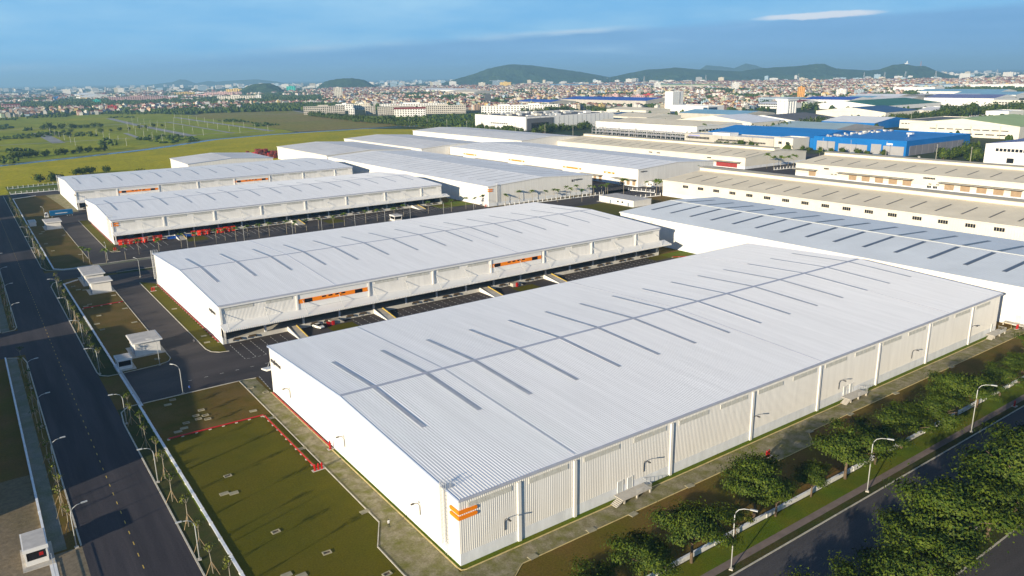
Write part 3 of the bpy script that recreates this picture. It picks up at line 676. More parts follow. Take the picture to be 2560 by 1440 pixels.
fence('white post fence with bare posts between green field and bright grass, far left', (-30, 614), (95, 640)); fence('white post fence along the near side of the bright green strip, far left', (-30.5, 578), (95, 579.5))
fence('white post fence in front of the palms by the logo warehouse', (214, 291.5), (292, 287)); fence('white post fence round the corner of the junction beyond the roof', (323, 270), (318, 290), n=6); fence('white post fence along the small roadside before the beige warehouse', (293, 262), (316, 258)); fence('short white post fence by the guard hut', (345, 293.5), (372, 296))
fence('white post fence below the cluster of tall palms', (485, 293), (520, 288)); fence('white wall fence crossing the bright green meadow at upper right', (1290, 520), (1480, 500), n=40)
def gate(label, a, c):
    t = thing('sliding_gate', label, 'gate', (*a, 0)); d = Vector(c)-Vector(a); L = d.length; ang = math.atan2(d.y, d.x); t.rotation_euler = (0, 0, ang)
    b = MB()
    for z in (.25, .9, 1.5): b.box(0, -.05, z, L, .05, z+.09)
    b.obj('rail', METAL, t)
    b = MB()
    for k in range(int(L/.55)): b.box(k*.55, -.03, .25, k*.55+.06, .03, 1.6)
    tag(b.obj('bar', METAL, t), kind='stuff'); b = MB(); b.box(-.4, -.5, .0, L, .5, .035); b.obj('track_slab', PLINTH, t)
gate('long pale sliding gate lying open across the drive mouth', (-29.6, 104), (-29.8, 131)); gate('low grey gate rail at the bottom left drive', (-54.8, 30), (-54.8, 43))
def hut(label, x0, y0, x1, y1, h, name='pump_house', oh=.7, win=None, plin=True, roofm=None):
    t = thing(name, label, 'building', (x0, y0, 0), group='small service buildings'); L, W = x1-x0, y1-y0
    MB().box(0, 0, 0, L, W, h).obj('wall', WHITE, t); MB().box(-oh, -oh, h, L+oh, W+oh, h+.35).obj('roof_slab', WALLN, t)
    b = MB(); b.box(-oh+.25, -oh+.25, h+.355, L+oh-.25, W+oh-.25, h+.40); b.obj('roof_deck', roofm or mat('roof_felt', (.50, .47, .44), .9, .12, .6), t)
    if plin: MB().box(-1.2, -1.2, -.05, L+1.2, W+1.2, .12).obj('apron', CONC, t)
    for f, p, z0, z1, wd in win or ():
        b = MB()
        if f == 'y': b.box(p, -.06, z0, p+wd, .05, z1)
        else: b.box(-.06, p, z0, .05, p+wd, z1)
        b.obj('door' if z0 < .3 else 'window', DARKWIN if z0 > .3 else DOORG, t)
    return t
hut('white flat roofed pump house beside the drive, with a palm shadow on its wall', -23.6, 143, -16.7, 151.8, 4.0, win=[('x', 2, .1, 2.3, 1.2)]); hut('white flat roofed building behind its twin near the crossing', -23.4, 245.3, -16.9, 261, 4.0, win=[('x', 5, .1, 2.4, 2)])
hut('white flat roofed building with red door frame, in front of its twin', -23.4, 229.3, -16.7, 236.5, 4.2, win=[('x', 2.2, .1, 2.4, 1.4)]); hut('white flat roofed hut beside the blue lorry', -23.4, 396, -16.4, 409, 3.8, win=[('x', 3, .1, 2.3, 1.2)])
hut('small white box hut against the far left wall', -30.2, 414, -27, 424.5, 2.0, oh=.2, plin=False); hut('long white parapet building on the grass beside the junction', 271, 237, 286, 268, 3.4, oh=.12, win=[('x', 4, .1, 2.2, 1.2), ('x', 20, .1, 2.2, 1.2), ('x', 9, 1.4, 2.4, 1.5), ('x', 13, 1.4, 2.4, 1.5)]); hut('white guard office at the junction by the grey canopied warehouse', 341, 289, 352, 296, 3.6, name='guard_office', oh=.3, win=[('x', 1.4, 1.2, 2.4, 1.2), ('x', 3.6, 1.2, 2.4, 1.2), ('y', 2, 1.2, 2.4, 1.4)])
def guard_hut(label, x, y, wdt=3.7, dep=6, h=2.9, rz=0, sign_=False):
    t = thing('guard_hut', label, 'guard hut', (x, y, 0), rz, 'guard huts')
    MB().box(-wdt/2-.4, -1.2, -.02, wdt/2+.6, dep+.6, .14).obj('base_slab', CONC, t)
    b = MB(); b.box(-wdt/2+.2, .2, .12, wdt/2-.2, dep-.2, 1.0); b.obj('dado_wall', WHITE, t); b = MB(); b.box(-wdt/2+.3, .3, 1.0, wdt/2-.3, dep-.3, h-.2); b.obj('glazing', DARKWIN, t)
    for sx in (-1, 1):
        for yy in (.2, dep-.45): b = MB(); b.box(sx*(wdt/2-.3)-.13, yy, 1.0, sx*(wdt/2-.3)+.13, yy+.26, h-.2); b.obj('corner_post', WHITE, t)
    MB().box(-wdt/2, -.1, h-.2, wdt/2, dep+.1, h+.45).obj('roof_fascia', WALLN, t); MB().box(-wdt/2+.2, .1, h+.455, wdt/2-.2, dep-.1, h+.50).obj('roof_deck', mat('roof_felt', (.50, .47, .44), .9, .12, .6), t)
    if sign_: b = MB(); b.box(.4, .27, 1.5, 1.0, .3, 2.1); b.obj('red_notice', RED, t)
guard_hut('white guard hut with a red notice behind its window, bottom left corner', -56.8, 43.2, sign_=True); guard_hut('shaded guard hut at the gate between the boulevard and the drive', -28, 133.6, 4, 4.6, 2.8); guard_hut('white guard hut among the palms behind the second warehouse', 139.6, 290.5, 5, 6, 2.8)

# ---------------------------------------------------------------- pipes, pads, posts
def red_pipe(label, pts, z=.32, r=.16, hyd=None):
    t = thing('red_pipe', label, 'pipe', (*pts[0], 0), group='red fire pipes'); P = [(p[0]-pts[0][0], p[1]-pts[0][1], z) for p in pts]
    MB().tube(P, r, 6).obj('pipe', RED, t); sm = MB().box(-.28, -.28, -.02, .28, .28, z-.1).mesh('support', CONC)
    for a, c in zip(P, P[1:]):
        d = Vector(c)-Vector(a); L = d.length
        for k in range(int(L/3)+1): q = Vector(a)+d*(k*3/L) if L else Vector(a); link('support', sm, t, (q.x, q.y, 0))
    return t
red_pipe('red fire pipe along the top edge of the dark lawn', [(-28.4, 79.2), (-7, 78.6)]); red_pipe('red fire pipe running down the right edge of the dark lawn', [(-6.9, 78), (-6.8, 46.5)])
red_pipe('red fire pipe at the foot of the nearest gable', [(-.5, 91), (-.5, 53)], .22, .13); red_pipe('red fire pipe at the foot of the second gable', [(-.5, 228), (-.5, 141)], .22, .13); red_pipe('red fire pipe at the foot of the third gable', [(-.9, 412), (-.9, 330)], .22, .13)
red_pipe('red fire pipe across the grass plot beside the drive', [(-29.3, 208.9), (-16, 209.6)]); red_pipe('short red pipe on the green patch at the far end of the second yard', [(191, 131), (203, 124)], .22, .13)
def hydrant(label, x, y, n=2, s=1.0):
    t = thing('fire_hydrant', label, 'hydrant', (x, y, 0), group='red fire hydrants')
    for k in range(n):
        b = MB(); q = k*.75; b.tube([(q, 0, 0), (q, 0, 1.25*s)], .2, 8); b.tube([(q, 0, 1.25*s), (q, 0, 1.5*s)], [.2, .06], 8); b.tube([(q-.35, 0, .9*s), (q+.35, 0, .9*s)], .11, 6); b.tube([(q, 0, .05), (q, 0, .2)], .3, 8); b.obj('riser', RED, t)
    b = MB(); b.box(-.6, -.5, -.02, .75*n, .5, .1); b.obj('plinth', CONC, t)
hydrant('red hydrants at the end of the pipe beside the lawn', -7.2, 45.4, 3); hydrant('red hydrants standing on the brown strip before the trees', 71, -7.2, 2, 1.1); hydrant('red hydrant at the foot of the nearest gable', -.9, 52.5, 1, 1.4)
hydrant('red hydrants on grass by the blue grey roofed warehouse', 200.3, -2.6, 2); hydrant('red hydrant on the grass strip beside the second gable', -4.2, 219, 2, 1.1); hydrant('red hydrant in the grass corner at the third gable', -3, 311, 2, 1.1); hydrant('red hydrant at the corner of the logo warehouse beside the palms', 203.6, 298, 2, 1.2); hydrant('single red hydrant on the footpath at the right edge', 138.5, -27.1, 1)
k = 0
PADS = [(-22.4, 54.2, 1), (-25, 47.5, 0), (-23.4, 46.6, 0), (-21.3, 28.4, 1), (-16.4, 16.9, 1), (-10.8, 5.4, 1), (-24.1, 15.1, 0), (-22.2, 13.5, 0), (-8.1, 83, 0), (-5.7, 76.2, 0), (-5.7, 56.5, 0), (-5.7, 24.8, 0), (-22.4, 102.5, 1), (-24.1, 100, 0), (-23, 86, 1), (-24.1, 83.3, 0), (-25.7, 82.2, 0), (-20.1, 88.8, 1), (-18.2, 87.6, 1), (-20.1, 86.5, 1), (-18.3, 85.1, 1), (-18.2, 91.4, 1),
        (-27, 146, 1), (-26, 140, 0), (-19, 137, 1), (-17.5, 180, 0), (-27.5, 178, 1), (-28, 186, 0), (-26, 196, 1), (-17, 200, 0), (-28, 212, 0), (-26.5, 214, 1), (-17.3, 222, 0), (-27, 240, 0), (-28, 247, 1), (-25, 238, 0), (-3, 188, 0), (-2.6, 150, 0), (-3.4, 143, 0), (-2, 225, 0), (11, -5.2, 0), (24, -5.2, 0), (49.4, -5.4, 0), (88.5, -5.6, 0), (104, -6, 0), (124, -6, 0), (152.7, -5.8, 0), (33.5, -6, 0), (-4, 98, 1), (-1.8, 92.5, 1), (-17.5, 312, 0), (-27, 330, 1), (-28, 352, 0), (-18, 372, 0), (-27.5, 385, 0), (-26, 391, 0)]
fm = MB(); 
for q in ((-.75, -.5, -.55, .5), (.55, -.5, .75, .5), (-.55, -.5, .55, -.32), (-.55, .32, .55, .5)): fm.box(q[0], q[1], -.05, q[2], q[3], .16)
fm.box(-.55, -.32, -.05, .55, .32, .03, 1); M1 = fm.mesh('manhole', [mat('pad_concrete', (.30, .275, .19), .9, .15, 1), mat('pit_dark', (.12, .085, .06), .9, .2, 1)]); M0 = MB().box(-.85, -.55, -.05, .85, .55, .12).mesh('slab', mat('pad_concrete', (.30, .275, .19), .9, .15, 1))
where = lambda x, y: 'on the dark lawn' if x < -5 and y < 79 else 'on the plot above the red pipe' if y < 105 and x < 0 else 'on the plot by the pump house' if y < 200 and x < -15 else 'beside the twin buildings' if y < 262 and x < -15 else 'beside the second gable' if x < 0 and y < 262 else 'on the far left plot' if y > 300 else 'on the lane edge before the trees'
PC = {}; PADN = {}; PADS.sort(key=lambda p: -p[1]*10-p[0] if p[1] > 0 else p[0])
for x, y, f in PADS: PADN[(f, where(x, y))] = PADN.get((f, where(x, y)), 0)+1
for x, y, f in PADS:
    o = link('manhole_frame' if f else 'concrete_slab', M1 if f else M0, None, (x, y, .02), rng.uniform(-.12, .12))
    PC[(f, where(x, y))] = q = PC.get((f, where(x, y)), -1)+1
    tag(o, ('square concrete manhole frame ' if f else 'flat pale concrete slab ')+where(x, y)+(f', {ORD[q]} from far end' if PADN[(f, where(x, y))] > 1 else ''), 'manhole' if f else 'slab', ('manhole frames ' if f else 'concrete slabs ')+where(x, y))

# ---------------------------------------------------------------- street lamps
def lamp_mesh(h, arm):
    b = MB(); pts = [(0, 0, 0), (0, 0, h-1.6), (.05*arm, 0, h-1.0), (.18*arm, 0, h-.45), (.42*arm, 0, h-.12), (.75*arm, 0, h)]
    p = b.tube(pts, [.11, .08, .07, .065, .06, .055], 7).mesh('pole', POLEW, True); b = MB(); b.box(.72*arm, -.16, h-.06, arm+.25, .16, h+.1); hd = b.mesh('lamp_head', POLEW); return p, hd, MB().box(-.3, -.3, 0, .3, .3, .25).mesh('footing', CONC)
LM = {k: lamp_mesh(*k) for k in ((8.0, 2.6), (11.6, 3.2))}
def lamp(label, x, y, rz, k=(8.0, 2.6), group='street lamps'):
    t = thing('street_lamp', label, 'street lamp', (x, y, 0), rz, group); p, hd, ft = LM[k]; link('pole', p, t); link('lamp_head', hd, t); link('footing', ft, t)
for k, y in enumerate((44.9, 76, 105, 134, 200, 232, 264, 296, 330, 362)): lamp(f'white street lamp leaning over the boulevard from its left verge, {ORD[k]} from the guard hut', -50.9, y, .1, group='lamps on the left verge of the boulevard')
for k, y in enumerate((28.1, 60.3, 94.3, 134.1, 166, 198, 230, 300, 332, 364)): lamp(f'white street lamp reaching over the boulevard from its right verge, {ORD[k]} from the bottom', -34.5, y, math.pi-.1, group='lamps on the right verge of the boulevard')
for k, x in enumerate((-5.1, 34.7, 74.7, 116.5, 156, 196)): lamp(f'tall pale street lamp beside the tree lined road, {ORD[k]} from the left', x, -27.3, R(-62), (11.6, 3.2), 'lamps beside the tree lined road')
for l, x, y, r in (('pale lamp post at the kerb of the open drive', -19.3, 105, 2.2), ('slim lamp post at the tip of the pump house plot', -19.5, 131.3, 2.6), ('slim lamp post at the crossing', -3.3, 246.3, 2), ('slim lamp post beside the lorry', -21, 432, 2)): lamp(l, x, y, r)
for k, x in enumerate((-9, 26, 53, 78, 94, 113, 131, 147, 169, 190)): lamp(f'thin lamp post in the palm lined yard, {ORD[k]} from the left', x, 290, R(90), group='lamps in the palm yard')

# ---------------------------------------------------------------- trees
def crown_mesh(pads, n, size, seed, mats, up=.5):
    r = random.Random(seed); V = []; F = []; Mi = []
    tot = sum(p[3]*p[4] for p in pads)
    for (cx, cy, cz, rx, ry, rz) in pads:
        k = int(n*rx*ry/tot); base = r.random()
        for _ in range(k):
            u = Vector((r.gauss(0, .5), r.gauss(0, .5), r.gauss(0, .5)))
            p = Vector((cx+u.x*rx, cy+u.y*ry, cz+u.z*rz*(1 if u.z > 0 else .55)))
            nrm = Vector(((p.x-0)*.12+u.x*.8+r.gauss(0, .3), (p.y-0)*.12+u.y*.8+r.gauss(0, .3), up+u.z*.5+r.gauss(0, .3))).normalized()
            a = nrm.cross(Vector((r.gauss(0, 1), r.gauss(0, 1), r.gauss(0, 1)))).normalized(); c = nrm.cross(a); s = size*(.55+r.random()*.9)
            b = len(V); V += [tuple(p-a*s), tuple(p-c*s*.55), tuple(p+a*s), tuple(p+c*s*.55)]; F.append((b, b+1, b+2, b+3))
            Mi.append(min(2, int((base*.5+r.random()*.8)*2.3)))
    me = bpy.data.meshes.new('crown'); me.from_pydata(V, [], F)
    for m in mats: me.materials.append(m)
    me.polygons.foreach_set('material_index', Mi); me.update(); return me
def limb_mesh(h, spread, n, seed, r0=.22):
    r = random.Random(seed); b = MB(); fk = h*.38; b.tube([(0, 0, -.1), (r.uniform(-.1, .1), r.uniform(-.1, .1), fk*.5), (0, 0, fk)], [r0*1.2, r0*.95, r0*.85], 7)
    for k in range(n):
        a = 2*math.pi*k/n+r.uniform(-.4, .4); e = spread*r.uniform(.55, .9); z = h*r.uniform(.68, .85)
        m = (math.cos(a)*e*.4, math.sin(a)*e*.4, fk+(z-fk)*.6); b.tube([(0, 0, fk-.1), m, (math.cos(a)*e, math.sin(a)*e, z)], [r0*.6, r0*.4, r0*.15], 5)
    return b.mesh('trunk', BARK, True)
def umbrella_pads(rad, h, seed):
    r = random.Random(seed); P = [(0, 0, h*.84, rad*.5, rad*.5, h*.09)]
    for k in range(20):
        a = k*2.4+r.uniform(-.3, .3); d = rad*r.uniform(.2, .85); s = rad*r.uniform(.2, .36); P.append((math.cos(a)*d, math.sin(a)*d, h*r.uniform(.60, .97)-d*.09, s, s*r.uniform(.75, 1.1), h*r.uniform(.05, .085)))
    return P
UMB = [(limb_mesh(7.2, 5, 6, i), crown_mesh(umbrella_pads(5.6, 7.4, i+20), 13000, .15, i, LF)) for i in range(5)]
UMY = (limb_mesh(6.5, 3.5, 5, 40, .16), crown_mesh(umbrella_pads(3.6, 6.8, 41), 3000, .16, 42, LFY))
def tree(label, x, y, rz, s, proto, name='shade_tree', group='trees'):
    t = thing(name, label, 'tree', (x, y, -.05), rz, group); t.scale = (s, s, s*rng.uniform(.95, 1.15)); link('trunk', proto[0], t); link('crown', proto[1], t); return t
i = 0
for x, s in ((-3, .75), (9, .8), (20.3, .85), (31, 1.0), (42, .7), (53.6, .72), (64.6, .66), (75.8, 1.1), (86, .95), (97, .95), (109, 1.0), (120, 1.05), (131, .9), (142.4, .75), (154, .8), (165, 1.1), (176, 1.0), (187, .9), (198, 1), (210, 1), (222, 1)):
    yel = abs(x-42) < 1
    tree(f'{ORD[i]} spreading green tree from the left in the row along the low white wall' if not yel else 'thin yellowish tree in the row along the low white wall', x, -22.2+rng.uniform(-.3, .4), rng.uniform(0, 6), s*1.22, UMY if yel else UMB[i % 5], group='trees along the low white wall'); i += 1
tree('very broad dark tree pressing against the low white wall', 50, -20.0, 2, 1.3, UMB[1], group='trees along the low white wall')
i = 0
for x, s in ((16, 1.15), (27, 1.2), (37, 1.1), (47, 1.2), (56.5, 1.3), (66, 1.55), (76.5, 1.4), (86.5, 1.6), (97, 1.5), (107, 1.25), (117, 1.45), (127.5, 1.5), (138, 1.2), (149, 1.2), (160, 1.3), (172, 1.1), (184, 1.2)):
    tree(f'{ORD[i]} big shade tree from the left on the median of the tree lined road', x, -47.6+rng.uniform(-.8, .8), rng.uniform(0, 6), s*1.13, UMB[(i*2+1) % 5], group='big trees on the road median'); i += 1
i = 0
for x in range(60, 260, 14): tree(f'{ORD[i]} dark tree from the left across the far carriageway', x, -69+rng.uniform(-1, 1), rng.uniform(0, 6), rng.uniform(.9, 1.2), UMB[i % 5], group='trees across the far carriageway'); i += 1
# staked saplings along the boulevard
def sapling_protos():
    o = []
    for sd in range(4):
        r = random.Random(sd+90); h = r.uniform(4.6, 5.6); b = MB(); lx, ly = r.uniform(-.3, .3), r.uniform(-.3, .3); b.tube([(0, 0, 0), (lx*.4, ly*.4, h*.5), (lx, ly, h)], [.09, .07, .03], 5)
        for k in range(4): a = k*1.6+r.random(); b.tube([(lx*.7, ly*.7, h*.72), (lx+math.cos(a)*.7, ly+math.sin(a)*.7, h*.95)], [.035, .015], 4)
        tr = b.mesh('trunk', PBARK, True); stk = []
        for k in range(3): a = k*2.1+sd; stk.append(MB().tube([(math.cos(a)*1.1, math.sin(a)*1.1, 0), (lx*.3, ly*.3, h*.42)], .045, 4).mesh('stake', STAKE))
        pads = [(lx+r.uniform(-.4, .4), ly+r.uniform(-.4, .4), h*r.uniform(.82, 1.05), .55, .55, .5) for k in range(3)]; o.append((tr, stk, crown_mesh(pads, 75, .17, sd+300, LFY if sd % 2 else LF)))
    return o
SAP = sapling_protos()
def sapling(label, x, y, group, s=1):
    pr = SAP[rng.randrange(4)]; t = thing('sapling', label, 'sapling', (x, y, 0), rng.uniform(0, 6), group); t.scale = (s, s, s); link('trunk', pr[0], t); link('crown', pr[2], t)
    for m in pr[1]: link('stake', m, t)
for k, y in enumerate((16, 22.9, 31.2, 39.8, 50.8, 61, 69.9, 78, 85.2, 93, 100)): sapling(f'staked young tree on the verge beside the dark lawn wall, {ORD[k]} from the bottom', -33.4+rng.uniform(-.5, .9), y, 'saplings beside the lawn wall', 1.15)
for k, y in enumerate((139, 147, 156, 164, 173, 181, 190.4, 194.9, 198.9, 204.5, 213, 222, 231, 240, 249)): sapling(f'staked young tree on the verge beside the second plot wall, {ORD[k]} from the gate', -33.8+rng.uniform(-.3, .7), y, 'saplings beside the second plot wall', 1.1)
for k, y in enumerate((289, 298, 306, 313, 321.4, 326.5, 331.8, 342.7, 351, 360, 370, 380, 390, 400, 412, 424, 436, 447, 458, 470, 482, 494, 506, 520, 535)): sapling(f'staked young tree on the verge beside the third plot wall, {ORD[k]} from the crossing', -33.6+rng.uniform(-.3, .6), y, 'saplings beside the third plot wall', 1.15)
for k, y in enumerate((51.3, 58, 63, 68.8, 76, 84, 93, 103, 113, 123, 134, 145, 156, 200, 212, 224, 236, 248, 262, 276, 292)): sapling(f'staked young tree on the left verge of the boulevard, {ORD[k]} from the guard hut', -51.4+rng.uniform(-.4, .3), y, 'saplings on the left verge', 1.1)
# palms
def palm_proto(h, nf, fl, seed):
    r = random.Random(seed); b = MB(); b.tube([(0, 0, 0), (.05, .03, h*.5), (0, .05, h)], [.14, .10, .08], 7); tr = b.mesh('trunk', PBARK, True); V = MB()
    for k in range(nf):
        a = 2*math.pi*k/nf+r.uniform(-.2, .2); el = r.uniform(.05, 1.35); pts = []
        for q in range(6):
            s = q/5*fl; x = s*math.cos(el*.9)*.95; z = h+s*math.sin(el)-.42*s*s/fl*(1.1+el*.3); pts.append(Vector((math.cos(a)*x, math.sin(a)*x, z)))
        side = Vector((-math.sin(a), math.cos(a), 0)); m = r.randrange(2)
        for q in range(5):
            w0 = fl*.19*(1-abs(q/5-.4)); w1 = fl*.19*max(.08, 1-abs((q+1)/5-.4)*1.5); dz = Vector((0, 0, -.35))
            V.poly([pts[q], pts[q+1], pts[q+1]+side*w1+dz*w1*1.6, pts[q]+side*w0+dz*w0*1.6], m); V.poly([pts[q], pts[q]-side*w0+dz*w0*1.6, pts[q+1]-side*w1+dz*w1*1.6, pts[q+1]], m)
    return tr, V.mesh('frond', LFP)
PALM = [palm_proto(5.6+.5*i, 13, 2.5, i+5) for i in range(3)]; PALMB = [palm_proto(7.5+i, 15, 3.6, i+15) for i in range(3)]
def palm(label, x, y, protos, group, s=1):
    pr = protos[rng.randrange(3)]; t = thing('palm_tree', label, 'palm', (x, y, 0), rng.uniform(0, 6), group); t.scale = (s, s, s); link('trunk', pr[0], t); link('fronds', pr[1], t)
for k, (x, y) in enumerate([(-18.5, 292), (-16.7, 286), (-10.3, 284), (-2.1, 286), (5, 294), (14, 295), (24.3, 295.2), (30.3, 293.9), (40.6, 294.6), (46.3, 299.6), (50.2, 294.3), (57.8, 300), (62.2, 295.3), (67.7, 295.8), (76.8, 295.5), (81.6, 295.8), (88.4, 297.7), (94.9, 296.6), (103, 296), (109.7, 296.6), (122.4, 296.6), (130.5, 298.5), (140.5, 297.4), (148, 300), (164.9, 300.8), (178.8, 297.3), (190.2, 299.1), (198.3, 301.1)]): palm(f'slim young palm in the row across the dock yard, {ORD[k]} from the left', x, y, PALM, 'young palms in the dock yard')
for k, (x, y) in enumerate([(204.5, 302), (217.3, 295.5), (228, 295.5), (237.9, 295), (245.8, 291.2), (249.2, 283.1), (253.8, 292.6), (261, 273.2), (263.2, 291.3), (263.1, 287), (270.9, 290.5), (276.5, 283.7), (278.6, 281.8), (288, 280.6), (289.2, 286), (292, 283), (317.6, 272.5), (335.9, 275.6), (330, 272)]): palm(f'bright green palm by the fence of the logo warehouse, {ORD[k]} from the left', x, y, PALM, 'palms by the fence of the logo warehouse', 1.12)
for k, (x, y) in enumerate([(488.9, 303), (494, 300), (499, 297), (503.4, 293), (508, 291), (552, 296), (560.9, 295), (318, 263.5), (396, 300), (300, 276)]): palm(f'tall full headed palm between the beige roofed warehouses, {ORD[k]} from the left' if k < 7 else ('palm tip rising behind the near beige ridge', 'palm behind the guard office', 'broad palm at the junction kerb')[k-7], x, y, PALMB, 'tall palms between the beige warehouses', 1.2)
palm('single very tall palm rising above the pipe frame', 662, 520, [palm_proto(19, 16, 4.2, 77)]*3, 'tall palms between the beige warehouses')
BUSH = [crown_mesh([(0, 0, 1.5, 2.2, 2.2, 1.5), (1.2, .6, 2.2, 1.4, 1.4, 1.2), (-1, -.8, 1.9, 1.5, 1.4, 1.2)], 420, .42, 700+i, LF) for i in range(3)]; BTR = MB().tube([(0, 0, -.1), (0, 0, 1.6)], [.22, .12], 5).mesh('trunk', BARK)
def rtree(label, x, y, s, group, mats=None, name='roadside_tree'):
    t = thing(name, label, 'tree', (x, y, -.05), rng.uniform(0, 6), group); t.scale = (s, s, s*rng.uniform(.9, 1.4)); link('trunk', BTR, t); link('crown', BUSH[rng.randrange(3)], t)
for k, (x, y) in enumerate([(-6, 647), (2.7, 645), (8, 652), (24.6, 681), (30, 683), (36.6, 684), (49.9, 685), (70, 640)]): rtree(f'dark bushy tree at the edge of the yellow field, {ORD[k]} from the left', x, y, rng.uniform(1.3, 2.1), 'bushy trees at the field edge')
LINES = [('in the belt beside the grey office', 752, 554, 839, 539, 14, 2.2), ('in the belt left of the blue factory', 821, 538, 1019, 584, 22, 2.6), ('in the belt before the cream hall', 1023, 579, 1147, 551, 16, 2.2), ('in the dark belt below the orange front', 1148, 549, 1259, 552, 14, 2.6), ('in the long belt before the white works', 1259, 552, 1480, 509, 30, 4.0), ('at the foot of the big white block', 605, 800, 585, 915, 14, 1.8), ('before the ribbed wall of the white block', 595, 770, 715, 784, 16, 2.4), ('in the hedge along the ochre field', 586, 1560, 562, 1256, 30, 2.6), ('in the green belt under the unfinished rows', 562, 1250, 564, 966, 30, 2.8), ('behind the pipe frame', 660, 545, 700, 512, 10, 2.2), ('on the island by the blue factory drive', 653, 240, 739, 250, 14, 2.0), ('around the white office drive', 648, 215, 680, 222, 7, 1.6), ('in the belt behind the white block', 861, 1146, 1040, 1227, 18, 3.2), ('in the clump beside the beige shed', 1129, 1262, 1075, 1112, 14, 2.6), ('before the silos', 1381, 865, 1509, 911, 9, 3.0), ('along the ditch of the far lots', 61, 1255, 264, 1441, 12, 1.5), ('in the scrub at the left edge', -15, 904, 90, 945, 12, 1.7), ('in the scrub of the second lot', 15, 1252, 104, 1395, 9, 1.5), ('in the thicket of the third lot', 67, 1512, 168, 1506, 10, 2.2), ('in front of the beige office roofs', 622, 470, 655, 400, 9, 1.5), ('before the grey panels of the blue factory', 640, 395, 645, 285, 9, 1.3)]
for l, xa, ya, xb, yb, n, s in LINES:
    for k in range(n):
        f = (k+.5)/n; rtree(ORD[k]+' roadside tree '+l+', counted from its '+('left' if xa <= xb else 'far')+' end', xa+(xb-xa)*f+rng.uniform(-3, 3), ya+(yb-ya)*f+rng.uniform(-3, 3), s*rng.uniform(.75, 1.25), 'trees '+l)

# ---------------------------------------------------------------- vehicles and people
def wheel(parent, x, y, r=.5, w_=.3):
    b = MB(); b.tube([(x, y-w_/2, r), (x, y+w_/2, r)], r, 12); o = b.obj('wheel', DKMET, parent); b = MB(); b.tube([(x, y-w_/2-.02, r), (x, y+w_/2+.02, r)], r*.5, 8); b.obj('rim', METAL, o)
def lorry(x, y, rz):
    t = thing('container_lorry', 'blue container lorry with white cab parked beside the white hut', 'lorry', (x, y, 0), rz); CB = mat('container_blue', (.008, .16, .36), .5, .1, .4)
    b = MB(); b.box(2.4, -1.22, 1.25, 14.6, 1.22, 4.0); c = b.obj('container', CB, t)
    for k in range(30):
        b = MB(); b.box(2.5+k*.4, -1.27, 1.4, 2.68+k*.4, -1.21, 3.85)
        if k % 1 == 0: b.obj('rib', CB, c)
    b = MB(); b.box(5.2, -1.3, 2.2, 11.6, -1.28, 2.55); b.obj('lettering_strip', WALLN, c)
    b = MB(); b.box(2.2, -1.1, .9, 14.5, 1.1, 1.2); b.obj('chassis', DKMET, t)
    b = MB(); b.extr([(-.6, -1.15, .55), (1.5, -1.15, .55), (1.5, -1.15, 3.1), (.5, -1.15, 3.3), (-.35, -1.15, 2.5), (-.6, -1.15, 1.6)], (0, 2.3, 0)); cbn = b.obj('cab', WALLN, t)
    b = MB(); b.extr([(-.62, -1.0, 1.65), (-.40, -1.0, 2.45), (-.36, -1.0, 2.45), (-.56, -1.0, 1.65)], (0, 2.0, 0)); b.obj('windscreen', DARKWIN, cbn); b = MB(); b.box(-.1, -1.18, 1.7, .9, -1.14, 2.45); b.box(-.1, 1.14, 1.7, .9, 1.18, 2.45); b.obj('side_window', DARKWIN, cbn)
    for xx in (.3, 3.2, 11.4, 12.7, 14.0):
        for yy in (-1.0, 1.0): wheel(t, xx, yy)
lorry(-20, 441.2, .02)
def car(label, x, y, rz, m):
    t = thing('parked_car', label, 'car', (x, y, 0), rz); b = MB()
    sec = [(-2.2, .45, .75, .80), (-2.1, .3, .9, .86), (-1.5, .28, 1.0, .9), (.9, .28, .98, .9), (1.8, .3, .85, .86), (2.2, .4, .65, .78)]
    for s0, s1 in zip(sec, sec[1:]):
        for a, c in (((0, 1), (0, 1)),):
            A = [(s0[0], -s0[3], s0[1]), (s0[0], s0[3], s0[1]), (s0[0], s0[3]*.95, s0[2]), (s0[0], -s0[3]*.95, s0[2])]; B = [(s1[0], -s1[3], s1[1]), (s1[0], s1[3], s1[1]), (s1[0], s1[3]*.95, s1[2]), (s1[0], -s1[3]*.95, s1[2])]
            for q in range(4): j = (q+1) % 4; b.poly([A[q], A[j], B[j], B[q]])
    b.poly([(-2.2, -.8, .45), (-2.2, -.8, .75), (-2.2, .8, .75), (-2.2, .8, .45)]); b.poly([(2.2, -.78, .4), (2.2, .78, .4), (2.2, .78, .65), (2.2, -.78, .65)])
    b.obj('body', m, t)
    b = MB(); b.extr([(-1.75, -.72, .98), (-1.0, -.66, 1.45), (.25, -.66, 1.45), (1.05, -.72, .95)], (0, 1.4, 0)); b.obj('glasshouse', DARKWIN, t); b = MB(); b.box(-1.0, -.64, 1.44, .2, .68, 1.49); b.obj('roof', m, t)
    for xx in (-1.35, 1.35):
        for yy in (-.82, .82): wheel(t, xx, yy, .32, .2)
    for yy in (-.6, .45): b = MB(); b.box(2.1, yy, .55, 2.24, yy+.2, .7); b.obj('headlight', WALLN, t)
car('white saloon car parked below the dock between ramp and grass patch', 29.6, 134.9, R(-75), WALLN); car('white van like car standing by the blue factory drive', 655, 262, .6, WALLN)
for k, (x, y) in enumerate(((345, 300), (349, 302), (341, 306), (353, 299))): car(f'small pale car on the junction forecourt by the guard office, {ORD[k]} along the row', x-8, y+8, .4, [WALLN, GREYP, WALLN, DKGREY][k])
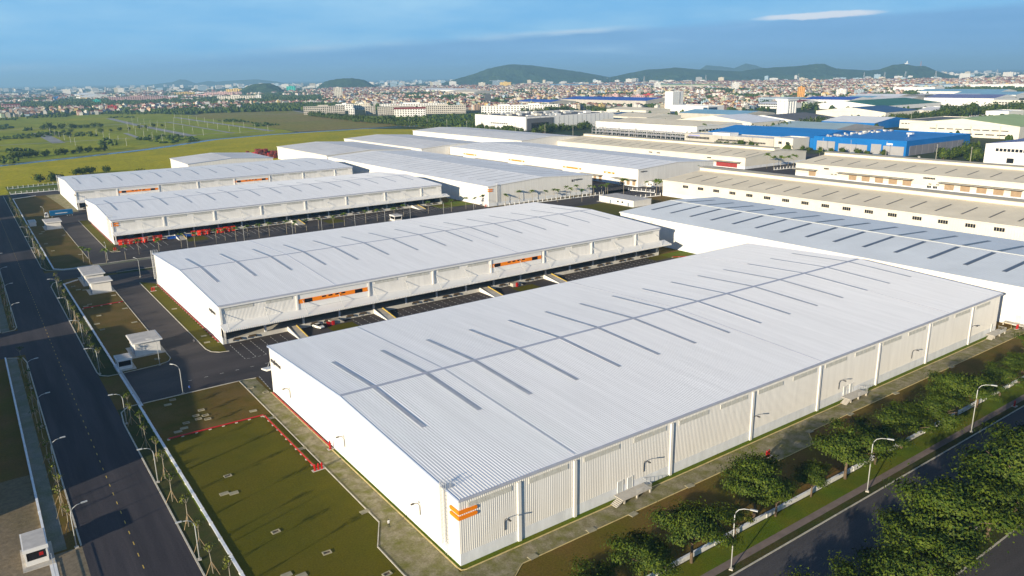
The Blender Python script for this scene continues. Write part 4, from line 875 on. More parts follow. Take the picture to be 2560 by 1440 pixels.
def lift(label, x, y, rz, m=REDO):
    t = thing('platform_lift', label, 'platform lift', (x, y, 0), rz, 'red platform lifts parked at the dock'); MB().box(-.9, -.5, .35, .9, .5, .75).obj('chassis', m, t)
    b = MB()
    for k in range(3): b.box(-.8, -.42, .8+k*.3, .8, .42, .95+k*.3)
    b.obj('scissor_stack', m, t); b = MB(); b.box(-.95, -.5, 1.7, .95, .5, 1.8); b.obj('platform', m, t); b = MB()
    for q in ((-.95, -.5), (.95, -.5), (.95, .5), (-.95, .5), (0, -.5), (0, .5)): b.tube([(*q, 1.8), (*q, 2.75)], .05, 4)
    b.tube([(-.95, -.5, 2.75), (.95, -.5, 2.75), (.95, .5, 2.75), (-.95, .5, 2.75), (-.95, -.5, 2.75)], .06, 4); b.box(-.95, -.52, 2.1, .95, -.48, 2.6); b.obj('guard_rail', m, t)
    for xx in (-.65, .65):
        for yy in (-.45, .45): wheel(t, xx, yy, .2, .16)
for k, x in enumerate((1.6, 4.0, 6.2, 9, 11, 13.2, 17.6, 20)): lift(f'red platform lift at the near end of the third dock, {ORD[k]} from the left', x, 321.5+rng.uniform(-.6, .6), rng.uniform(-.4, .4))
for k, x in enumerate((36.5, 39.2, 41.6, 44, 49, 51, 53, 55.2, 57)): lift(f'red platform lift beyond the dock grass patch, {ORD[k]} from the left', x, 322+rng.uniform(-.8, .8), rng.uniform(-.4, .4))
t = thing('tarpaulin_stack', 'long low stack under a blue tarpaulin at the third dock', 'stack', (24, 322.5, 0)); b = MB(); b.extr([(0, 0, 0), (0, 0, 1.0), (0, .8, 1.3), (0, 2.0, 1.2), (0, 2.6, 0)], (11.5, 0, 0)); b.obj('tarpaulin', mat('tarp_blue', (.004, .07, .34), .5, .15, 1), t)
t = thing('stacked_goods', 'dark red stacked goods in the open yard behind the white roofs', 'stack', (218, 698, 0))
for k in range(60): b = MB(); x, y, h = rng.uniform(-22, 12), rng.uniform(0, 70), rng.uniform(1.5, 5); b.box(x, y, 0, x+rng.uniform(2, 4), y+rng.uniform(3, 7), h); b.obj('crate', [RED, mat('rust_red', (.16, .03, .02), .8, .3, .5), mat('rust_red', (.16, .03, .02))][k % 3], t)
t = thing('entrance_stair', 'white dock stair with red planter near the white car', 'stair', (34, 135, 0))
b = MB(); b.box(0, .4, 0, 3.2, 2.8, 1.25); b.obj('landing', CONC, t)
for k in range(5): b = MB(); b.box(3.2+k*.32, .4, 0, 3.52+k*.32, 2.8, 1.1-k*.22); b.obj('step', CONC, t)
b = MB(); b.box(-1.2, .2, .0, -.2, 1.2, 1.1); b.box(.3, -.3, 0, 1.1, .3, 1.4); b.obj('planter', RED, t)
t = thing('entrance_stair', 'white dock stair with red sign at the second orange panel', 'stair', (108, 135, 0))
b = MB(); b.box(0, .4, 0, 3.2, 2.8, 1.25); b.obj('landing', CONC, t)
for k in range(5): b = MB(); b.box(3.2+k*.32, .4, 0, 3.52+k*.32, 2.8, 1.1-k*.22); b.obj('step', CONC, t)
b = MB(); b.box(1.2, -.2, 0, 2.0, .3, 1.6); b.obj('planter', RED, t)
SKIN = mat('skin', (.38, .22, .15), .6, .05, 4); HAIR = mat('hair_black', (.015, .012, .012), .6, .1, 5)
def person(label, x, y, rz, shirt, pants, sit=False):
    t = thing('person', label, 'person', (x, y, 0), rz)
    if not sit: J = [((0, 0, .95), .15, -1), ((0, 0, 1.2), .16, 0), ((0, 0, 1.42), .15, 1), ((0, 0, 1.52), .06, 2), ((.02, 0, 1.66), .1, 3), ((0, .1, .88), .1, 0), ((.16, .1, .48), .065, 5), ((.1, .1, .06), .05, 6), ((.24, .1, .04), .04, 7), ((0, -.1, .88), .1, 0), ((-.06, -.1, .48), .065, 9), ((-.2, -.1, .08), .05, 10), ((-.06, -.1, .03), .04, 11), ((0, .21, 1.4), .06, 2), ((-.08, .27, 1.12), .045, 13), ((.02, .28, .86), .035, 14), ((0, -.21, 1.4), .06, 2), ((.06, -.27, 1.12), .045, 16), ((.16, -.26, .88), .035, 17)]
    else: J = [((0, 0, .85), .15, -1), ((.04, 0, 1.1), .16, 0), ((.08, 0, 1.3), .15, 1), ((.1, 0, 1.4), .06, 2), ((.13, 0, 1.55), .11, 3), ((.1, .12, .82), .1, 0), ((.45, .16, .72), .065, 5), ((.35, .16, .3), .05, 6), ((.5, .16, .26), .04, 7), ((.1, -.12, .82), .1, 0), ((.45, -.16, .72), .065, 9), ((.35, -.16, .3), .05, 10), ((.5, -.16, .26), .04, 11), ((.08, .21, 1.28), .06, 2), ((.25, .28, 1.08), .045, 13), ((.52, .27, 1.05), .035, 14), ((.08, -.21, 1.28), .06, 2), ((.25, -.28, 1.08), .045, 16), ((.52, -.27, 1.05), .035, 17)]
    me = bpy.data.meshes.new('body'); me.from_pydata([j[0] for j in J], [(j[2], i) for i, j in enumerate(J) if j[2] >= 0], []); o = link('tmp', me)
    mo = o.modifiers.new('s', 'SKIN'); 
    sv = me.skin_vertices[0].data if me.skin_vertices else []
    for i, q in enumerate(sv): q.radius = (J[i][1], J[i][1]); q.use_root = i == 0
    s2 = o.modifiers.new('d', 'SUBSURF'); s2.levels = 1; s2.render_levels = 1
    dg = bpy.context.evaluated_depsgraph_get(); nm = bpy.data.meshes.new_from_object(o.evaluated_get(dg)); bpy.data.objects.remove(o)
    nm.materials.clear()
    for m in (pants, shirt, SKIN, DKMET): nm.materials.append(m)
    hz = .92 if not sit else .9
    for p in nm.polygons:
        c = p.center; p.material_index = 2 if c.z > (1.5 if not sit else 1.4) or (c.z < 1.05 and abs(c.y) > .24) else 1 if c.z > hz else 3 if c.z < .1 else 0
        p.use_smooth = True
    link('body', nm, t); top = max(v.co.z for v in nm.vertices); b = MB(); b.tube([(J[4][0][0]-.03, 0, top-.12), (J[4][0][0]-.02, 0, top-.04), (J[4][0][0], 0, top+.02)], [.115, .11, .05], 8); b.obj('hair', HAIR, t, smooth=True)
    return t
BLK = mat('cloth_black', (.015, .016, .02), .8, .1, 5); SHW = mat('cloth_white', (.72, .72, .72), .8, .05, 5); SHB = mat('cloth_blue', (.03, .08, .30), .8, .1, 5); VEST = mat('cloth_grey', (.12, .12, .14), .8, .1, 5)
person('person in white shirt and black trousers walking on the paved lane', -4.4, 17.4, R(100), SHW, BLK); person('person in blue shirt standing at the edge of the shaded drive', -17.4, 105.9, R(30), SHB, BLK); person('rider in grey sitting on the motorbike in the drive', -6.8, 144.7, R(-100), VEST, BLK, True)
t = thing('motorbike', 'dark motorbike rolling along the drive beside the second gable', 'motorbike', (-6.8, 144.7, 0), R(-100))
for xx in (-.55, .72): b = MB(); b.tube([(xx, -.06, .3), (xx, .06, .3)], .3, 12); b.obj('wheel', DKMET, t)
b = MB(); b.tube([(-.55, 0, .3), (-.2, 0, .62), (.35, 0, .6), (.55, 0, .95)], [.08, .14, .13, .06], 6); b.obj('frame', mat('bike_red', (.12, .02, .02), .4, .1, 3), t); b = MB(); b.box(-.55, -.12, .68, .2, .12, .78); b.obj('seat', BLK, t); b = MB(); b.tube([(.5, -.32, 1.02), (.56, 0, .98), (.5, .32, 1.02)], .025, 5); b.tube([(.56, 0, .98), (.72, 0, .3)], .04, 5); b.obj('handlebar', METAL, t)

# ---------------------------------------------------------------- fields, far roads, water
sheet('yellow_field', [(-300, 632), (-120, 760), (-25, 828), (60, 878), (110, 895), (180, 960), (240, 1020), (330, 1052), (480, 1062), (560, 960), (560, 820), (200, 800), (100, 640), (-30, 612), (-300, 566)], -.020, FIELD, 'broad yellow green field behind the warehouses on the left')
sheet('green_lots', [(-400, 760), (-25, 832), (60, 882), (110, 900), (180, 966), (240, 1026), (330, 1058), (375, 1085), (420, 1880), (330, 2300), (-100, 2300), (-500, 2300)], -.025, LOTS, 'green building lots divided by narrow roads')
sheet('fallow_field', [(380, 1085), (480, 1072), (560, 1100), (590, 1300), (632, 1408), (640, 1700), (690, 2044), (560, 2160), (394, 1834)], -.02, BROWNF, 'fallow brown and green field'); sheet('meadow', [(560, 960), (640, 960), (760, 1240), (640, 1540), (560, 1260)], -.022, LOTS)
sheet('meadow', [(1250, 505), (1320, 400), (1500, 390), (1500, 500)], -.015, FIELD, 'bright meadow at the upper right')
def road_run(name, pts, wd, z, m, label=None):
    b = MB(); P = [Vector(p) for p in pts]; L = []
    for i in range(len(P)):
        t = (P[min(i+1, len(P)-1)]-P[max(i-1, 0)]).normalized(); n = Vector((-t.y, t.x))*wd/2; L.append((P[i]+n, P[i]-n))
    for (a, c), (d, e) in zip(L, L[1:]): b.poly([(*a, z), (*c, z), (*e, z), (*d, z)])
    return struct(b.obj(name, m), label)
CONCR = mat('pale_road', (.30, .29, .28), .8, .1, .02)
road_run('canal', [(-120, 770), (-25, 829), (62, 879), (130, 922), (236, 1021), (325, 1055), (480, 1066), (620, 1060)], 13, .004, mat('canal_water', (.10, .14, .18), .25, .3, .01, spec=.6), 'straight grey canal along the yellow field')
road_run('field_track', [(-120, 782), (-28, 842), (60, 892), (128, 936), (232, 1034), (325, 1068), (480, 1080), (560, 1130)], 5, .002, DIRT)
for pts, wd, l in (([(236, 1900), (228, 1547), (231, 1123)], 14, 'broad pale road across the green lots'), ([(357, 1800), (355, 1135)], 11, None), ([(296, 1605), (294, 1136)], 7, None), ([(57, 1420), (57.6, 1131)], 16, 'short pale road in the left lot'), ([(166, 1284), (162, 1160)], 7, None), ([(-100, 1150), (360, 1150)], 6, None), ([(-100, 1560), (350, 1600)], 8, None), ([(590, 1290), (632, 1408), (640, 1720), (700, 2050)], 9, None), ([(394, 1834), (480, 1900), (580, 1734), (690, 1700)], 7, None)): road_run('lot_road', pts, wd, 0, CONCR, l)
# kerbside lamp posts of the empty lots
pm = MB().tube([(0, 0, 0), (0, 0, 9.5), (1.2, 0, 10.5)], .14, 4).mesh('pole', POLEW); k = 0
for xr, y0, y1 in ((245, 1120, 1700), (346, 1130, 1780), (303, 1130, 1600), (70, 1060, 1420), (172, 1040, 1300), (120, 1000, 1300), (205, 1060, 1500)):
    for y in range(y0, y1, 62): tag(link('lot_lamp', pm, None, (xr+rng.uniform(-1, 1), y, 0)), 'thin pale lamp post standing on the empty green lots', 'lamp post', 'lamp posts on the empty lots'); k += 1

# ---------------------------------------------------------------- other works and sheds
PAL = {'w': WALLN, 'c': CREAM, 'g': GREYP, 'b': BLUEW, 'd': DKGREY, 'p': mat('pink_wall', (.62, .40, .38), .7, .1, .05), 'y': mat('yellow_wall', (.72, .50, .14), .7, .1, .05), 'o': mat('orange_wall', (.66, .33, .08), .7, .1, .05), 't': mat('teal_wall', (.03, .50, .40), .7, .1, .05), 'r': mat('red_wall', (.45, .05, .05), .7, .1, .05), 'e': mat('beige_grey', (.48, .45, .40), .8, .1, .1), 'n': mat('steel_blue', (.30, .38, .46), .5, .1, .05)}
RF = {'B': BLUER, 'T': ROOFT, 'G': ROOFG, 'W': ROOFW, 'N': mat('roof_navy', (.03, .09, .20), .5, .1, .03), 'V': mat('roof_green', (.035, .16, .10), .6, .1, .02), 'L': mat('roof_lightgreen', (.40, .50, .20), .6, .08, .03), 'D': mat('roof_dark', (.14, .13, .13), .7, .12, .05), 'P': mat('roof_purple', (.16, .18, .36), .6, .08, .05), 'A': mat('roof_aqua', (.35, .45, .47), .5, .1, .03), 'K': mat('roof_cobalt', (.02, .08, .42), .5, .1, .02), 'S': mat('roof_sky', (.22, .42, .55), .5, .1, .03), 'R': mat('roof_red', (.22, .03, .03), .7, .2, .05)}
RECTS = [(-300, -150, 560, 820)]
def shed(label, x0, y0, x1, y1, h, wc, rc, kind='g', win=None, ribsp=0, bays=1, cat='factory building'):
    """kind: g gable along y, x gable along x, f flat with parapet"""
    RECTS.append((x0, y0, x1, y1)); t = thing('factory_shed', label, cat, (x0, y0, 0), group='works beyond the logistics park'); L, W = x1-x0, y1-y0
    MB().box(0, 0, -.2, L, W, h).obj('wall', PAL[wc], t)
    if kind == 'f':
        MB().box(.6, .6, h+.002, L-.6, W-.6, h+.12).obj('roof', RF[rc], t); b = MB()
        for q in ((0, 0, L, .5), (0, W-.5, L, W), (0, .5, .5, W-.5), (L-.5, .5, L, W-.5)): b.box(q[0], q[1], h-.01, q[2], q[3], h+.9)
        b.obj('parapet', PAL[wc], t)
    else:
        for k in range(bays):
            b = MB(); rise = (L if kind == 'g' else W)/bays*.055
            if kind == 'g': xa, xb = L*k/bays-.4*(k == 0), L*(k+1)/bays+.4*(k == bays-1); P = [(xa, -.4, h+.01), ((xa+xb)/2, -.4, h+rise), (xb, -.4, h+.01)]; b.extr(P, (0, W+.8, 0)); b.m[0] = b.m[1] = 1
            else: ya, yb = W*k/bays-.4*(k == 0), W*(k+1)/bays+.4*(k == bays-1); P = [(-.4, yb, h+.01), (-.4, (ya+yb)/2, h+rise), (-.4, ya, h+.01)]; b.extr(P, (L+.8, 0, 0)); b.m[0] = b.m[1] = 1
            b.obj('roof', [RF[rc], PAL[wc]], t)
    for face, a0, a1, z0, z1, n in win or ():
        for k in range(n):
            b = MB(); p, q = a0+(a1-a0)*(k+.12)/n, a0+(a1-a0)*(k+.88)/n
            if face == 'x': b.box(-.15, p, z0, .05, q, z1)
            else: b.box(p, -.15, z0, q, .05, z1)
            b.obj('window', DARKWIN, t)
    if ribsp:
        for f_, ln in (('x', W), ('y', L)):
            for k in range(1, int(ln/ribsp)):
                b = MB(); q = k*ribsp
                if f_ == 'x': b.box(-.2, q, .1, -.0, q+.5, h-.2)
                else: b.box(q, -.2, .1, q+.5, -.0, h-.2)
                b.obj('wall_rib', GREYP, t)
    return t
t = shed('bright blue factory with grey wall panels and white pipework on its roof', 656, 275, 779, 371, 13, 'b', 'B', 'f')
for y0, y1, z in ((2, 22, 8.5), (24, 34, 9.5), (38, 68, 8), (72, 92, 9.5)): b = MB(); b.box(-.3, y0, .2, -.0, y1, z); b.obj('grey_panel', GREYP, t)
for k in range(9): b = MB(); b.box(6+k*11.5, -.3, .2, 17+k*11.5, -.0, 9); b.obj('grey_panel', mat('mid_grey_panel', (.20, .20, .23), .5, .08, .1), t)
b = MB(); b.box(-.4, 13, 9.3, -.05, 19, 11); b.obj('name_plate', WALLN, t); b = MB(); b.box(60, 30, 13, 61, 31, 16); b.box(57, 26, 15.5, 62, 31, 17); b.obj('roof_duct', WALLN, t)
for k in range(30): b = MB(); x, y = rng.uniform(2, 118), rng.uniform(78, 94); s = rng.uniform(1, 3); b.box(x, y, 13.1, x+s*1.6, y+s, 13.1+rng.uniform(.8, 2.2)); b.obj('roof_unit', [GREYP, METAL, CREAM][k % 3], t)
t = shed('bright blue factory block with wide flat blue roof, behind the grey office', 669, 378, 770, 520, 10.5, 'b', 'B', 'g')
for k in range(3): b = MB(); b.box(-.2, 6+k*4.5, .8, 0, 7.4+k*4.5, 6.5); b.obj('window', DARKWIN, t)
t = shed('long pale grey office with two strips of windows', 640, 407, 668, 530, 9, 'e', 'G', 'f', [('x', 44, 74, 4.2, 6, 16), ('x', 10, 42, 3.6, 5.2, 16), ('x', 86, 120, 4.5, 7, 17)]); b = MB(); b.box(-.2, 100, 7.4, 0, 117, 8.6); b.obj('name_sign', mat('sign_violet', (.30, .32, .62), .6, .1, 1), t); b = MB(); b.box(3, 60, 9, 18, 84, 12.5); b.obj('roof_house', WALLN, t)
shed('cream block with two dark windows at the end of the grey office', 640, 384, 668, 406.5, 10.5, 'c', 'G', 'f', [('x', 4, 9, 5.2, 7.6, 1), ('x', 13, 18, 5.2, 7.6, 1)])
shed('white works with violet roof and long dark window band, at the right edge', 653, 90, 740, 206, 16, 'w', 'P', 'x', [('x', 6, 108, 10.2, 12.6, 34), ('x', 92, 99, 1, 5, 1)])
shed('cream gabled hall with pale green roof, at the right', 907, 281, 1040, 405, 14, 'c', 'L', 'x', [('x', 10, 100, 8, 9, 9), ('x', 12, 60, 3, 4.2, 4)])
shed('pale two storey works with rows of small windows above the blue factory', 1000, 389, 1120, 467, 10, 'c', 'D', 'f', [('x', 6, 50, 6.2, 8, 6), ('x', 6, 40, 2, 3.6, 4), ('x', 62, 76, 6, 7, 3)]); shed('white roofed hall with blue side wall', 960, 480, 1065, 560, 8, 'b', 'W', 'g'); shed('low hall with aqua grey roof behind the blue block', 800, 450, 930, 545, 6, 'g', 'A', 'g')
shed('white works with dark grey roof below the silos', 945, 593, 1053, 707, 8, 'w', 'D', 'x'); shed('long cream wall works left of the dark grey roof', 854, 600, 930, 740, 9, 'c', 'W', 'x')
shed('long white works with beige double gabled roof and rows of louvred windows', 724, 585, 815, 781, 11, 'w', 'T', 'g', [('y', 3, 88, 4.5, 6.6, 13)], bays=2)
t = shed('huge white block with dark entrance recess and ribbed flank', 626, 824, 800, 960, 19, 'w', 'D', 'f', [('x', 46, 92, 7.5, 9, 9)], 9, cat='factory block'); b = MB(); b.box(2, -.5, .1, 52, -.21, 17.5); p = b.obj('entrance_panel', DKGREY, t); b = MB(); b.box(10, -.8, 2, 42, -.51, 11); b.obj('glazing', DARKWIN, p)
for k in range(40): b = MB(); x, y, s = rng.uniform(8, 160), rng.uniform(6, 120), rng.uniform(2, 7); b.box(x, y, 19.1, x+s*1.7, y+s, 19.1+rng.uniform(1.4, 3.6)); b.obj('roof_unit', [WALLN, METAL, CREAM][k % 3], t)
t = shed('tall plain white tower of the works', 1218, 1087, 1251, 1110, 39, 'w', 'G', 'f', cat='tower'); b = MB(); b.box(20, -.6, 14, 22, -.05, 38); b.obj('flue', GREYP, t)
t = shed('white hall with a blue glass corner', 1132, 915, 1178, 1013, 15, 'w', 'W', 'f'); b = MB(); b.box(-.3, 1, .5, -.0, 12, 13); b.box(.2, -.3, .5, 26, -.02, 13); b.obj('glass_corner', mat('glass_blue', (.03, .07, .14), .2, .1, .2), t)
t = thing('silo_block', 'white ribbed silo block standing on the works roof', 'silo', (1157, 757, 0), group='works beyond the logistics park')
for k in range(4):
    for j in range(3): b = MB(); b.tube([(4+k*7.5, 4+j*8, 0), (4+k*7.5, 4+j*8, 27)], 4.0, 12); b.obj('silo', WALLN, t)
b = MB(); b.box(-1, -1, 27, 31, 25, 30); b.obj('head_house', WALLN, t)
TBL = [('pale grey office slab with window row behind the silos', 1631, 1090, 1700, 1177, 13, 'n', 'G', 'f'), ('cream hall with navy roof', 1186, 591, 1290, 718, 10, 'c', 'N', 'x'), ('huge hall with dark green roof and white fascia', 1438, 742, 1678, 903, 8, 'w', 'V', 'x'), ('big white works with purple grey roof at the right', 1708, 651, 1826, 795, 16, 'w', 'P', 'g'), ('cream office with window rows at the right edge', 1690, 560, 1720, 650, 12, 'c', 'G', 'f'), ('dark grey hall with pale door', 1995, 939, 2040, 985, 12, 'd', 'G', 'f'), ('pale works with white and blue roofs', 1960, 990, 2057, 1127, 9, 'e', 'W', 'g'), ('low hall with sky blue roof', 1880, 1010, 1950, 1090, 8, 'o', 'S', 'g'), ('white hall row in the right distance', 2664, 1245, 2730, 1390, 16, 'w', 'D', 'f'), ('long white hall under the right ridge', 3346, 1651, 3420, 1890, 12, 'w', 'W', 'f'), ('grey blue roofed hall in the right distance', 3288, 1476, 3359, 1640, 13, 'n', 'A', 'g'), ('long ribbed white works at the far right', 3311, 1228, 3400, 1550, 12, 'w', 'W', 'f'), ('low works with pale blue roofs at the far right', 2432, 942, 2540, 1184, 10, 'w', 'S', 'g'), ('second low pale blue roofed works at the far right', 2180, 800, 2300, 960, 9, 'w', 'S', 'g'), ('long white roofed works right of the dark hall', 2080, 860, 2150, 1010, 9, 'w', 'W', 'g'), ('far hall with pale green roof', 3100, 2544, 3200, 2962, 15, 'e', 'L', 'g'), ('very long hall with sky blue roof before the hills', 3390, 3049, 3500, 4300, 12, 'n', 'S', 'g'),
       ('long cobalt roofed hall', 1323, 1272, 1435, 1600, 14, 'e', 'K', 'g'), ('low teal hall left of the cobalt roof', 1180, 1470, 1270, 1620, 12, 'e', 'K', 'g'), ('beige roofed hall with cream wall', 1042, 992, 1110, 1105, 9, 'c', 'T', 'g'), ('navy roofed low hall', 930, 895, 990, 975, 7, 'e', 'N', 'g'), ('white roofed long hall behind the beige works', 850, 800, 930, 885, 10, 'c', 'T', 'g'), ('pale hall right of the white block', 904, 971, 960, 1040, 9, 'e', 'W', 'f'), ('white low hall with maroon roof beside the office slab', 1560, 1000, 1620, 1080, 9, 'w', 'R', 'g'), ('white hall before the office slab', 1400, 940, 1470, 1010, 9, 'w', 'G', 'g'), ('sky blue roofed hall behind the long cream wall', 1010, 740, 1100, 880, 9, 'e', 'S', 'g'), ('blue roofed hall right of the silos', 1640, 930, 1740, 1060, 11, 'w', 'K', 'g'), ('white bright hall on the meadow edge', 1340, 470, 1400, 505, 8, 'w', 'W', 'f'), ('low white hall before the white works', 1400, 560, 1440, 640, 9, 'w', 'W', 'f'), ('cream low hall beside the navy roof', 1300, 560, 1370, 600, 9, 'c', 'G', 'g'), ('grey hall behind the green roof', 1760, 860, 1860, 960, 9, 'e', 'G', 'g'), ('wide beige hall in the town haze', 1790, 2760, 1900, 3000, 14, 'e', 'T', 'g'), ('pale factory roofs before the round hill', 2040, 3300, 2160, 3700, 14, 'w', 'W', 'g'), ('long pale roofs in the left distance', 560, 5000, 700, 5400, 14, 'w', 'W', 'g'), ('white long roof in the far left town', 480, 4350, 640, 4500, 12, 'w', 'W', 'g')]
for r in TBL:
    w_ = None
    if 'office' in r[0]: w_ = [('x', 5, r[4]-r[2]-5, 7.5, 9.6, 14), ('x', 5, r[4]-r[2]-5, 3, 5.4, 14)]
    shed(*r[:8], kind=r[8], win=w_)
# portal frames of the works under construction
t = thing('pipe_frame', 'open grey frame building under construction before the beige works', 'frame', (645, 533, 0))
for k in range(22):
    for x in (0, 12):
        b = MB(); wd = 1.6 if k % 4 == 0 else .6; b.box(x-.4, k*7.9-wd/2, 0, x+.4, k*7.9+wd/2, 10 if k % 4 == 0 else 8.8); b.obj('column', GREYP, t)
for z in (4.2, 8.2):
    for x in (0, 12): b = MB(); b.box(x-.35, 0, z, x+.35, 166, z+.6); b.obj('beam', GREYP, t)
for k in range(21): b = MB(); b.box(.5, k*7.9, 8.25, 11.5, k*7.9+.5, 8.7); b.obj('cross_beam', GREYP, t)
b = MB(); b.box(.5, 0, 3.9, 11.5, 166, 4.15); b.obj('floor_slab', GREYP, t)

# ---------------------------------------------------------------- town blocks one can tell apart
def block(label, x, y, wd, dp, h, wc, rc=None, floors=3, cols=8, rz=None, cat='building', open_=False):
    rz = -math.atan2(x-CAM.x, y-CAM.y)+rng.uniform(-.25, .12) if rz is None else rz
    t = thing('town_block', label, cat, (x, y, 0), rz, 'larger blocks of the town'); RECTS.append((x-wd/2, y-wd/2, x+wd/2, y+wd/2))
    MB().box(-wd/2, 0, -.3, wd/2, dp, h).obj('wall', PAL[wc], t)
    if rc: b = MB(); b.extr([(-wd/2-.5, -.6, h+.01), (-wd/2-.5, dp/2, h+dp*.22), (-wd/2-.5, dp+.6, h+.01)], (wd+1, 0, 0)); b.obj('roof', RF[rc], t)
    else: MB().box(-wd/2-.4, -.4, h+.01, wd/2+.4, dp+.4, h+.8).obj('roof_slab', PAL[wc], t); b = MB(); b.box(-wd*.15, dp*.3, h+.8, wd*.1, dp*.7, h+3.4); b.obj('stair_head', PAL[wc], t)
    b = MB()
    for f in range(floors):
        for k in range(cols):
            x0 = -wd/2+wd*(k+.22)/cols; x1 = -wd/2+wd*(k+.78)/cols; z0 = h*(f+.3)/floors; z1 = h*(f+.8)/floors; b.box(x0, -.12, z0, x1, .1, z1)
        for k in range(max(2, int(dp/4))): q = max(2, int(dp/4)); b.box(-wd/2-.12, dp*(k+.25)/q, h*(f+.3)/floors, -wd/2+.1, dp*(k+.75)/q, h*(f+.8)/floors)
    tag(b.obj('windows', DARKWIN, t), kind='stuff'); return t
BL = [('long row of white row houses behind the white block', 925, 1303, 104, 14, 15, 'w', None, 4, 16), ('second row of white row houses, farther right', 1034, 1339, 109, 14, 13, 'w', None, 4, 18), ('brown unfinished row houses', 739, 1453, 78, 16, 17, 'e', None, 4, 20), ('white row houses with red roofs', 724, 1362, 65, 16, 15, 'w', 'R', 4, 12), ('grey brown unfinished row houses right of the white ones', 833, 1407, 98, 14, 17, 'e', None, 4, 22), ('long white terrace at the back of the new rows', 949, 1762, 177, 14, 11, 'w', None, 3, 26), ('bare grey concrete frame beside the green belt', 651, 1642, 93, 18, 17, 'e', None, 4, 20), ('white frame block with big square openings', 767, 1793, 44, 14, 15, 'w', None, 3, 7), ('pale frame block with pink tinted openings', 816, 1798, 44, 14, 14, 'c', None, 3, 9), ('small bare grey concrete frame house', 720, 1542, 22, 14, 17, 'e', None, 4, 4), ('narrow white slab with blank flank', 667, 1527, 13, 8, 14, 'w', None, 4, 3),
      ('orange apartment tower above the works', 1952, 1273, 20, 25, 32, 'o', None, 9, 4), ('slim white tower before the ridge', 2901, 2756, 32, 25, 33, 'w', None, 8, 5), ('white tower with stepped top', 2829, 2208, 32, 25, 31, 'w', None, 7, 6), ('blue grey tower under the round hill', 3373, 4863, 95, 30, 47, 'n', None, 10, 10), ('yellow block under the round hill', 3300, 4673, 85, 30, 34, 'y', None, 6, 10), ('cream tower left of the blue grey one', 3056, 4617, 48, 25, 35, 'c', None, 8, 6), ('dark glass tower in the town', 1246, 1846, 19, 16, 26, 'd', None, 8, 5), ('cream tower with stacked top in the town', 1268, 2995, 34, 18, 43, 'c', None, 9, 5), ('yellow block left of the small hill', 1443, 5010, 124, 20, 27, 'y', None, 4, 8), ('slim white tower before the small hill', 1516, 4770, 40, 12, 28, 'w', None, 8, 4), ('long pink hall in the left town', 1154, 4274, 193, 16, 19, 'p', None, 3, 22), ('second long pink hall in the left town', 1002, 4104, 180, 16, 12, 'p', None, 2, 20), ('cream hall with broad front', 930, 3275, 151, 25, 16, 'c', None, 3, 16), ('orange yellow hall in the far left town', 1100, 4880, 115, 25, 16, 'y', None, 2, 8), ('white hall beside the orange one', 1230, 5045, 194, 25, 10, 'w', None, 2, 14), ('pale pink hall behind the field houses', 780, 3864, 98, 20, 11, 'p', 'W', 2, 8), ('narrow white tower house', 1007, 3223, 22, 10, 18, 'w', None, 5, 2), ('pale teal office tower far off', 1870, 5200, 58, 14, 34, 't', None, 9, 5), ('long pink terrace in the left town', 646, 3774, 244, 16, 17, 'p', None, 3, 26), ('teal clad box house in the left town', 432, 3475, 27, 14, 13, 't', None, 3, 3), ('cobalt box in the left town', 394, 4453, 38, 14, 16, 'b', None, 3, 3), ('bright red house at the edge of the lots', 321, 2390, 24, 10, 15, 'r', None, 4, 4), ('pink villa in the far left trees', 109, 2980, 53, 14, 14, 'p', 'R', 3, 7), ('salmon block in the middle town', 1582, 1560, 36, 20, 16, 'p', None, 4, 6), ('maroon fronted block in the middle town', 1797, 1732, 33, 20, 13, 'r', None, 3, 6), ('beige block in the middle town', 1982, 1971, 26, 20, 15, 'e', None, 4, 5), ('white tall house right of the tower', 1955, 1663, 11, 10, 22, 'w', None, 6, 2), ('second white tall house right of the tower', 2065, 1738, 13, 10, 19, 'w', None, 5, 2), ('white gabled house group front', 1982, 1594, 21, 14, 14, 'w', 'R', 3, 4), ('grey apartment house beside the orange tower', 2204, 1351, 18, 20, 16, 'e', None, 5, 4), ('pale apartment house with grid front', 2218, 1312, 30, 24, 19, 'w', None, 5, 7), ('grey white apartment house near the town edge', 2308, 1306, 28, 20, 16, 'n', None, 5, 6), ('salmon house at the town edge', 1722, 1808, 21, 15, 15, 'p', None, 4, 4), ('white church like block before the ridge', 4100, 4560, 62, 20, 30, 'w', None, 6, 7)]
for r in BL: block(*r[:7], rc=r[7], floors=r[8], cols=r[9])

